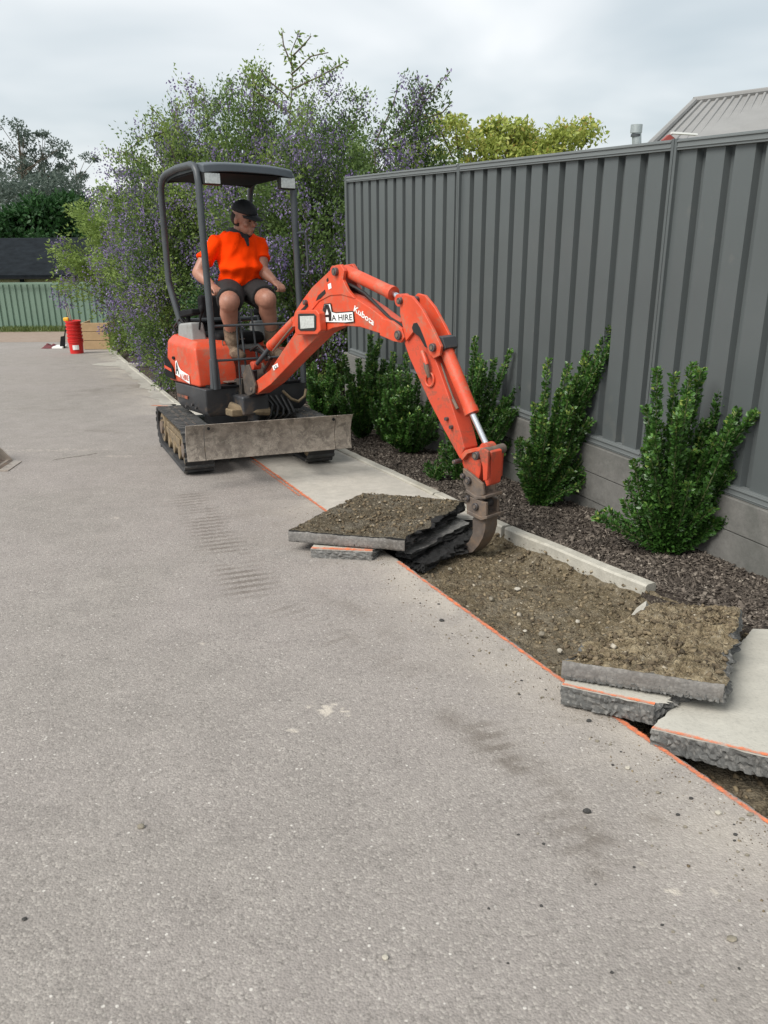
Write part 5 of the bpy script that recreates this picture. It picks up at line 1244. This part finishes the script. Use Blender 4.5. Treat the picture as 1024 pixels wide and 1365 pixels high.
# decal on the side cover: white panel with print
def hletter(txt, f0, f1, z0, z1, r, mat, parent):
    cu = bpy.data.curves.new('text', 'FONT'); cu.body = txt; cu.size = 1; cu.offset = .015; cu.resolution_u = 3
    to = bpy.data.objects.new('text', cu); COL.objects.link(to); bpy.context.view_layer.update(); me = bpy.data.meshes.new_from_object(to); COL.objects.unlink(to); bpy.data.objects.remove(to)
    w = max(v.co.x for v in me.vertices); h = max(v.co.y for v in me.vertices); org = Vector(digger['org'])
    for v in me.vertices: u = v.co.x/w; v.co = H(f0+(f1-f0)*u, r, z0+(z1-z0)*v.co.y/h)-org
    me.materials.clear(); me.materials.append(M[mat]); me.name = 'lettering'; link('lettering', me, parent)
q = MB(); q.prism([H(-.19,.474,.725), H(.12,.474,.675), H(.12,.474,.745), H(-.06,.474,.775), H(-.10,.474,.80), H(-.14,.474,.85), H(-.17,.474,.84)], H(0,.002,0)-H(0,0,0)); cd = part('hire_decal', q, M['white'], cover)
hletter('A', -.175, -.10, .735, .835, .4785, 'black', cd); hletter('A HIRE', -.085, .11, .70, .745, .4785, 'paint', cd)

# arm
AW = .055
arm_o = [(533,418),(534,400),(539,392.5),(549,395),(562,411),(576,437),(587,462),(586,473),(578,478),(580,481),(594,520),(609,562),(618,598),(613,611),(606,598),(590,570),(573,537),(546,478),(539,458),(541,440)]
head_o = [(533,418),(533,400),(539,392.5),(549,395),(562,411),(576,437),(588,462),(586,474),(578,478),(572,472),(565,452),(556,436),(548,446),(541,455)]
arm_b = [(546,478),(539,458),(541,437),(552,433),(566,452),(577,470),(587,498),(602,540),(614,577),(619,598),(613,612),(606,599),(590,570),(573,537)]
arm = part('arm', plate(arm_b, AW, 2*AW), M['paint_worn'], bevel=.006)
for o_ in (AW+.02, -AW+.0): part('arm_head_plate', plate(head_o, o_, .02), M['paint'], arm, bevel=.004)
part('arm_slot_shade', plate([(549,437),(551,431),(556,430),(560,437),(566,452),(570,464),(566,462),(559,449),(551,443)], AW+.0215, .002), M['black'], arm, bevel=.001)  # flat black plate painted for the shade in the slot
for (px, py, r) in ((534.5,401,.020), (578.5,463,.024)): pin(px, py, AW+.02, r, parent=arm)
part('arm_crosspiece', plate([(583,448),(590,450),(594,464),(588,470),(582,464)], AW-.005, 2*AW-.01), M['dark_body'], arm, bevel=.003)
# hook and loop on the near side
q = MB(); q.tube([bpl(563,468,AW+.02), bpl(567,480,AW+.03), bpl(569,486,AW+.03)], [.012,.016,.014], 10); part('hose_fitting', q, M['paint'], arm, smooth=True)
q = MB(); q.tube([bpl(567.5,483,AW+.03), bpl(569,491,AW+.03), bpl(572,503,AW+.02)], [.015,.017,.009], 10); part('hose_fitting', q, M['steel'], arm, smooth=True)
q = MB()
pts = [bpl(573+5.5*math.sin(a), 506-9*math.cos(a), AW+.008) for a in [2*math.pi*k/14 for k in range(15)]]; q.tube(pts, .007, 6, False); part('lifting_eye', q, M['paint'], arm, smooth=True)
for (px, py) in ((597,558),(603,569)):
    p_ = bpl(px, py, AW); q = MB(); q.cyl(p_+bn3*.02, p_, .011, n=10); part('grease_point', q, M['pin'], arm)
cyl2('bucket_cylinder', (594,464), (629,550), .040, (651,598), .019, -.0)
q = MB(); a = bpl(590,458,0); q.cyl(a+bn3*.05, a-bn3*.05, .032, n=14); part('cylinder_eye', q, M['dark_body'], arm, bevel=.003)
q = MB(); q.tube([bpl(588,484,.02), bpl(596,508,.03), bpl(604,530,.03), bpl(610,543,.03)], .006, 6); part('hydraulic_pipe', q, M['steel'], arm, smooth=True)
q = MB(); q.tube([bpl(604,532,.035), bpl(610,545,.035)], .010, 8); part('hose_fitting', q, M['steel'], arm, smooth=True)
# rock guard band and links
for o_ in (AW+.018,): part('arm_collar', plate([(612,608),(620,600),(633,597),(645,600),(646,604),(634,602),(623,605),(616,614)], o_, .13), M['paint'], arm, bevel=.003)
part('arm_nose', plate([(613,610),(622,600),(638,598),(642,612),(640,630),(636,645),(626,640),(618,625)], AW-.012, 2*AW-.024), M['paint_worn'], arm, bevel=.006)
for (px, py, r) in ((638,607,.024), (609.5,615,.014)): pin(px, py, AW+.02, r, .03, parent=arm)
for o_ in (AW+.03, -AW-.012):
    part('bucket_link', plate([(638,600),(645,598),(651,602),(650,620),(649,640),(644,641),(643,622),(640,611)], o_, .016), M['paint_worn'], bevel=.004)
part('tipping_link', plate([(645,604),(651,600),(655,603),(655,632),(653,646),(648,649),(645,640)], AW-.012, 2*AW-.024), M['paint_worn'], bevel=.006)
q = MB(); a = bpl(643,604,AW+.02); q.cyl(a, a-bn3*(2*AW+.06), .028, n=16); part('link_pin_boss', q, M['steel'], bevel=.004)
# quick hitch
qh = MB()
for o_ in (AW+.015, -AW+.007): plate([(617,624),(628,632),(643,645),(645,660),(634,662),(622,652),(617,643)], o_, .018, qh)
plate([(621,652),(634,661),(647,661),(647,665),(634,666),(621,657)], AW+.02, 2*AW+.03, qh)
hitch = part('quick_hitch', qh, M['steel'], bevel=.004)
for (px, py, r) in ((626,640,.022), (619,634,.016)): pin(px, py, AW+.012, r, .022, parent=hitch)
hb = MB()
for o_ in (AW+.018, -AW+.007): plate([(621,660),(643,669),(648,670),(648,688),(641,691),(622,680)], o_, .018, hb)
plate([(622,680),(641,689),(649,688),(649,692),(641,694),(622,685)], AW+.022, 2*AW+.034, hb)
lug2 = part('bucket_ears', hb, M['steel'], bevel=.004)
for (px, py, r) in ((624,664,.018), (635,675,.022)): pin(px, py, AW+.018, r, .015, parent=lug2)
# narrow trenching bucket: curved shell between two side plates
side_o = [(630,690),(647,690),(647,704),(644,716),(638,727),(630,736),(621,738),(616,733),(618,728),(625,722),(630,711)]
bkt = part('digging_bucket', plate(side_o, .045, .012), M['steel'], bevel=.002)
part('bucket_side', plate(side_o, -.035, .012), M['steel'], bkt, bevel=.002)
back = [(647,690),(647,704),(644,716),(638,727),(630,736),(621,738)]
q = MB(); inn = [(645,690),(645,703),(642,715),(636.5,725.5),(629,734.5),(621,736.5)]
q.prism([bpl(x, y, .048) for x, y in back+inn[::-1]], -bn3*.098); part('bucket_shell', q, M['steel'], bkt, bevel=.001)
for o_ in (.044, .008, -.024):
    q = MB(); q.prism([bpl(x, y, o_) for x, y in ((622,738),(629,736),(618,729),(612,734))], -bn3*.022); part('bucket_tooth', q, M['steel'], bkt, bevel=.002)

# swing bracket at the boom foot
foot = bpl(339,516,0)
q = MB()
for o_ in (.095, -.08): plate([(323,500),(327,487),(331,486),(336,500),(340,514),(339,524),(332,528),(326,524)], o_, .02, q)
plate([(312,505),(322,505),(322,535),(312,535)], .06, .12, q)
sw = part('swing_bracket', q, M['dark_steel'], bevel=.006)
q = MB(); c0 = H(.60, .10, .40); q.cyl(H(.56,.12,.40), H(.56,.12,.80), .05, n=16); part('swing_post', q, M['dark_body'], sw, smooth=True)
q = MB(); q.box((.38, .0, .44), (.62, .24, .60), H); part('swing_mount', q, M['dark_body'], bevel=.02)
q = MB(); q.tube([H(.50,.30,.52), H(.58,.22,.48), H(.60,.0,.46)], .035, 10); part('swing_cylinder', q, M['undercar'], smooth=True)
q = MB(); q.box((.47, .10, .44), (.60, .33, .50), H); part('swing_cover', q, M['undercar'], bevel=.012)
for k in range(5):
    q = MB(); q.tube([H(.44, -.05-k*.05, .56), H(.55, -.06-k*.05, .50-.02*k), H(.58, -.02-k*.06, .42), H(.50, -.02-k*.05, .36)], .013, 8); part('hydraulic_hose', q, M['hose'], smooth=True, angle=60)
q = MB(); q.tube([H(.47,-.20,.60), H(.50,-.26,.53), H(.50,-.33,.50), H(.49,-.40,.54), H(.48,-.42,.6)], .012, 8); part('step_loop', q, M['undercar'], smooth=True, angle=60)

# ================================================================== operator
def on_f(px, py, f):
    """measured point on the vertical plane f = const of the cab"""
    d = ray(px, py); hv = Vector((math.sin(HA), -math.cos(HA))); P0 = MC+hv*f
    t = (P0.x*hv.x+P0.y*hv.y)/(d.x*hv.x+d.y*hv.y); return d*t+CAM
hf = Vector((math.sin(HA), -math.cos(HA), 0)); hr = Vector((-math.cos(HA), -math.sin(HA), 0))
pelvis = on_f(322, 378, -.10)
person = thing('person', 'man in fluorescent orange polo shirt, black cap and dark shorts sitting at the digger controls', 'person', pelvis-Vector((0,0,.1)))
def remesh(name, mb, mat, vox, sm=4, parent=person, fac=.5):
    me = bpy.data.meshes.new(name); me.from_pydata([tuple(Vector(p)-Vector(person['org'])) for p in mb.v], [], mb.f); fix(me)
    o = bpy.data.objects.new(name, me); COL.objects.link(o)
    r = o.modifiers.new('r', 'REMESH'); r.mode = 'VOXEL'; r.voxel_size = vox; s = o.modifiers.new('s', 'SMOOTH'); s.iterations = sm; s.factor = fac
    bpy.context.view_layer.update(); dg = bpy.context.evaluated_depsgraph_get(); m2 = bpy.data.meshes.new_from_object(o.evaluated_get(dg))
    bpy.data.objects.remove(o); bpy.data.meshes.remove(me); m2.name = name; m2.materials.clear(); m2.materials.append(M[mat]); m2.shade_smooth()
    return link(name, m2, parent)
def limb(mb, pts, rad, n=14):
    mb.tube(pts, rad, n)
    for p, r in ((pts[0], rad[0]), (pts[-1], rad[-1])): mb.ball(p, r if not hasattr(r, '__len__') else min(r), nu=14, nv=8)
up3 = Vector((0, 0, 1))
chest = on_f(318, 333, -.13); neck = on_f(320, 309, -.12); head = on_f(326, 292, -.07)
shR, shL = on_f(286, 319, -.14), on_f(348, 319, -.10)            # R = machine right = picture left
elR, elL = on_f(264, 364, -.12), on_f(350, 361, .02)
haR, haL = on_f(284, 382, .10), on_f(367, 376, .16)
hipR, hipL = on_f(309, 388, -.06), on_f(338, 386, -.06)
knR, knL = on_f(305, 399, .33), on_f(356, 395, .33)
anR, anL = on_f(309, 446, .22), on_f(363, 446, .24)
body_m = MB()
# head: skull, jaw, nose, brow, ears; looks down towards the bucket (picture right)
look = (Vector((.80, -.60, -.30))).normalized(); hx_ = look.cross(up3).normalized(); hz_ = hx_.cross(look).normalized()
HT = Matrix((hx_, look, hz_)).transposed()
HS = 1.15
def hp(x, y, z): return head+HT @ Vector((x, y, z))*HS
body_m.ball(hp(0, -.012, .022), (.076,.094,.098), HT, 24, 16)
body_m.ball(hp(0, .03, -.045), (.056,.060,.065), HT, 20, 12)
body_m.ball(hp(0, .072, -.078), (.024,.022,.02), HT, 12, 8)
body_m.tube([hp(0,.085,.018), hp(0,.108,-.018), hp(0,.098,-.026)], [.009,.014,.008], 10)
for s in (1, -1):
    body_m.ball(hp(s*.033,.076,.028), (.026,.014,.009), HT, 12, 8)
    body_m.ball(hp(s*.040,.062,-.018), (.022,.022,.022), HT, 12, 8)
    body_m.ball(hp(s*.079,-.005,-.008), (.010,.018,.031), HT, 12, 8)
body_m.ball(hp(0,.088,-.050), (.024,.012,.006), HT, 12, 6)
body_m.ball(hp(0,.086,-.060), (.020,.012,.006), HT, 12, 6)
limb(body_m, [head-HT @ Vector((0,.03,.04)), neck+Vector((0,0,-.02)), chest+Vector((0,0,.1))], [.058,.062,.075])
def arm_build(sh, el, ha, flip):
    w = el.lerp(ha, .88)
    limb(body_m, [sh-Vector((0,0,.045)), sh.lerp(el, .5), el], [.048,.054,.049]); limb(body_m, [el, el.lerp(w, .35), w], [.049,.051,.033])
    d = (ha-el).normalized(); side = hr*flip; palm = w+d*.045
    body_m.ball(palm, (.045,.042,.022), Matrix((d, side-d*side.dot(d), d.cross(side))).transposed(), 14, 8)
    dn = Vector((0, 0, -1))
    for k in range(4):
        o = side*(.030-.020*k); L = (.030,.034,.032,.025)[k]; b = palm+d*.03+o
        body_m.tube([b-d*.02, b+d*.014+up3*.008, b+d*(.014+L*.6)-up3*.008, b+d*(.012+L*.55)-up3*.032, b+d*(-.004)-up3*.045], [.0095,.0095,.009,.0085,.0075], 8)
    tb = palm-d*.01+side*.04; body_m.tube([palm-d*.02+side*.02, tb+side*.004-up3*.006, tb+d*.026-up3*.022, tb+d*.036-up3*.036-side*.008], [.014,.012,.010,.008], 8)
arm_build(shR, elR, haR, 1); arm_build(shL, elL, haL, -1)
for (hip, kn, an, s) in ((hipR, knR, anR, 1), (hipL, knL, anL, -1)):
    kn = kn-Vector((0, 0, .035))
    limb(body_m, [hip, hip.lerp(kn, .5), kn], [.105,.095,.078], 16); body_m.ball(kn+hf*.012+Vector((0,0,.012)), .072, nu=16, nv=10)
    calf = kn.lerp(an, .33)-hf*.02
    limb(body_m, [kn, calf, kn.lerp(an, .7), an], [.070,.074,.056,.045], 16)
limb(body_m, [pelvis, chest-Vector((0,0,.03))], [(.13,.09), (.13,.08)], 18)
bd_o = remesh('body', body_m, 'skin', .0065, 3)
# shirt
sh = MB(); cdir = hr
def torso(mb, rows):
    vs = []; n = 28
    for (c, a, b) in rows:
        for k in range(n): t = 2*math.pi*k/n; vs.append(c+hr*a*math.cos(t)+hf*b*math.sin(t))
    m = len(rows); mb.add(vs, [(j*n+k, j*n+(k+1) % n, (j+1)*n+(k+1) % n, (j+1)*n+k) for j in range(m-1) for k in range(n)]+[tuple(range(n-1,-1,-1)), tuple(range((m-1)*n, m*n))])
belly = on_f(322, 360, -.06)
torso(sh, [(pelvis+Vector((0,0,-.01)), .185, .135), (pelvis+Vector((0,0,.045)), .195, .155), (belly+Vector((0,0,.03)), .195, .165), (chest.lerp(belly, .45), .195, .150), (chest+Vector((0,0,.03)), .20, .135), ((shR+shL)/2+Vector((0,0,-.01)), .185, .12), ((shR+shL)/2+Vector((0,0,.035)), .155, .10), ((shR+shL)/2+Vector((0,0,.065)), .115, .085), (neck+Vector((0,0,-.012)), .078, .072)])
for s_, e_ in ((shR, elR), (shL, elL)):
    c_ = s_.lerp(e_, .66); s_ = s_+Vector((0,0,-.012))+(chest-s_).normalized()*.02; limb(sh, [s_.lerp(chest, .25), s_, s_.lerp(e_, .4)], [.07,.068,.070])
    sh.tube([s_, s_.lerp(e_, .4), c_], [.066,.072,.078], 16)
shirt = remesh('shirt', sh, 'hivis', .010, 9)
# soft folds
mev = shirt.data
for v in mev.vertices:
    w = v.co+Vector(person['org']); a = math.atan2((w-chest).dot(hr), (w-chest).dot(hf)); zz = w.z-pelvis.z
    fold = .013*noise.noise(Vector((a*2.2, zz*14, 1.5)))+.012*noise.noise(Vector((a*3+zz*8, zz*4, 4)))+.007*math.sin(zz*55+3*noise.noise(w*7))*math.exp(-((zz-.08)/.09)**2)+.008*noise.noise(w*15)
    v.co += v.normal*fold
def cloth_ring(name, mb, mat, vox=.006): return remesh(name, mb, mat, vox, 2)
co = MB()
nk = neck+Vector((0,0,.004)); fr = (hf*.82+Vector((.3,-.2,0))).normalized()
for k in range(24):
    pass
n = 26; rows = []
for (rr, zz) in ((.078,.030),(.090,.032),(.112,-.012),(.104,-.020)):
    for k in range(n):
        t = 2*math.pi*(k/n); dz = -.040*max(0, math.cos(t))**3
        rows.append(nk+hf*rr*math.cos(t)*.95+hr*rr*math.sin(t)+Vector((0,0,zz+dz)))
co.add(rows, [(j*n+k, j*n+(k+1) % n, ((j+1) % 4)*n+(k+1) % n, ((j+1) % 4)*n+k) for j in range(4) for k in range(n)])
col_o = build('collar', co, M['cap'], shirt, person, smooth=True)
pk = MB(); a = nk+hf*.098+Vector((0,0,-.022)); pk.hexa([a+hr*.026, a-hr*.026, a-hr*.007+hf*.040-up3*.095, a+hr*.007+hf*.040-up3*.095], [a+hr*.026+hf*.012, a-hr*.026+hf*.012, a-hr*.007+hf*.056-up3*.09, a+hr*.007+hf*.056-up3*.09]); build('placket', pk, M['cap'], shirt, person, bevel=.003)
# shorts
so = MB()
for hip, kn in ((hipR, knR), (hipL, knL)):
    k2 = kn-Vector((0,0,.035)); so.tube([hip-hf*.08, hip.lerp(k2, .4), hip.lerp(k2, .80)], [.120,.118,.108], 18)
torso(so, [(pelvis+Vector((0,0,-.11)), .16, .12), (pelvis+Vector((0,0,-.02)), .185, .14), (pelvis+Vector((0,0,.04)), .175, .13)])
remesh('shorts', so, 'shorts', .010, 3)
# cap with peak
cp = MB(); vs = []; nu, nv = 24, 8
for j in range(nv+1):
    ph = (math.pi/2)*j/nv
    for i in range(nu): t = 2*math.pi*i/nu; vs.append(hp(.086*math.sin(ph)*math.cos(t), -.012+.104*math.sin(ph)*math.sin(t), .050+.082*math.cos(ph)))
cp.add(vs, [(j*nu+i, (j+1)*nu+i, (j+1)*nu+(i+1) % nu, j*nu+(i+1) % nu) for j in range(nv) for i in range(nu)])
for i in range(nu): pass
cap = build('cap', cp, M['cap'], person, person, smooth=True, angle=80)
s_ = cap.modifiers.new('s', 'SOLIDIFY'); s_.thickness = .006
pk = MB(); vs = []; m = 14
for j, (ex, dz) in enumerate(((0, .0), (.5, -.004), (1, -.016))):
    for i in range(m+1):
        t = -1+2*i/m; x = .074*t; y0 = math.sqrt(max(0, 1-(x/.086)**2))*.104-.012
        vs.append(hp(x*(1-.06*ex), y0+ex*.075*(1-t**4*.8), .052+dz-.012*t*t))
pk.add(vs, [(j*(m+1)+i, j*(m+1)+i+1, (j+1)*(m+1)+i+1, (j+1)*(m+1)+i) for j in range(2) for i in range(m)])
peak = build('cap_peak', pk, M['cap'], cap, person, smooth=True, angle=80); s_ = peak.modifiers.new('s', 'SOLIDIFY'); s_.thickness = .005
hb_ = MB(); hb_.ball(hp(0,-.028,.0), (.081,.084,.075), HT, 18, 10); build('hair', hb_, simple('short_dark_hair', (.03,.022,.018), .9), person, person, smooth=True, angle=80)
for s in (1, -1):
    e = MB(); e.ball(hp(s*.030,.084,.010), (.011,.006,.005), HT, 10, 6); build('eye', e, M['black'], person, person, smooth=True)
# boots and socks
for (an, kn) in ((anR, knR), (anL, knL)):
    floor = zg(an.y)+.69
    bo = MB(); limb(bo, [an+Vector((0,0,.05)), an+Vector((0,0,-.05))], [.066,.062]); heel = Vector((an.x, an.y, max(floor, an.z-.20)+.05)); limb(bo, [an+Vector((0,0,-.05)), heel], [.052,.05])
    limb(bo, [heel, heel+hf*.09, heel+hf*.17-Vector((0,0,.008))], [(.05,.048),(.05,.045),(.044,.034)])
    b_ = remesh('boot', bo, 'boots', .008, 2)
    so = MB(); d = (kn-an).normalized(); so.tube([an, an+d*.055, an+d*.085], [.050,.054,.048], 14); build('sock', so, M['sock'], person, person, smooth=True)
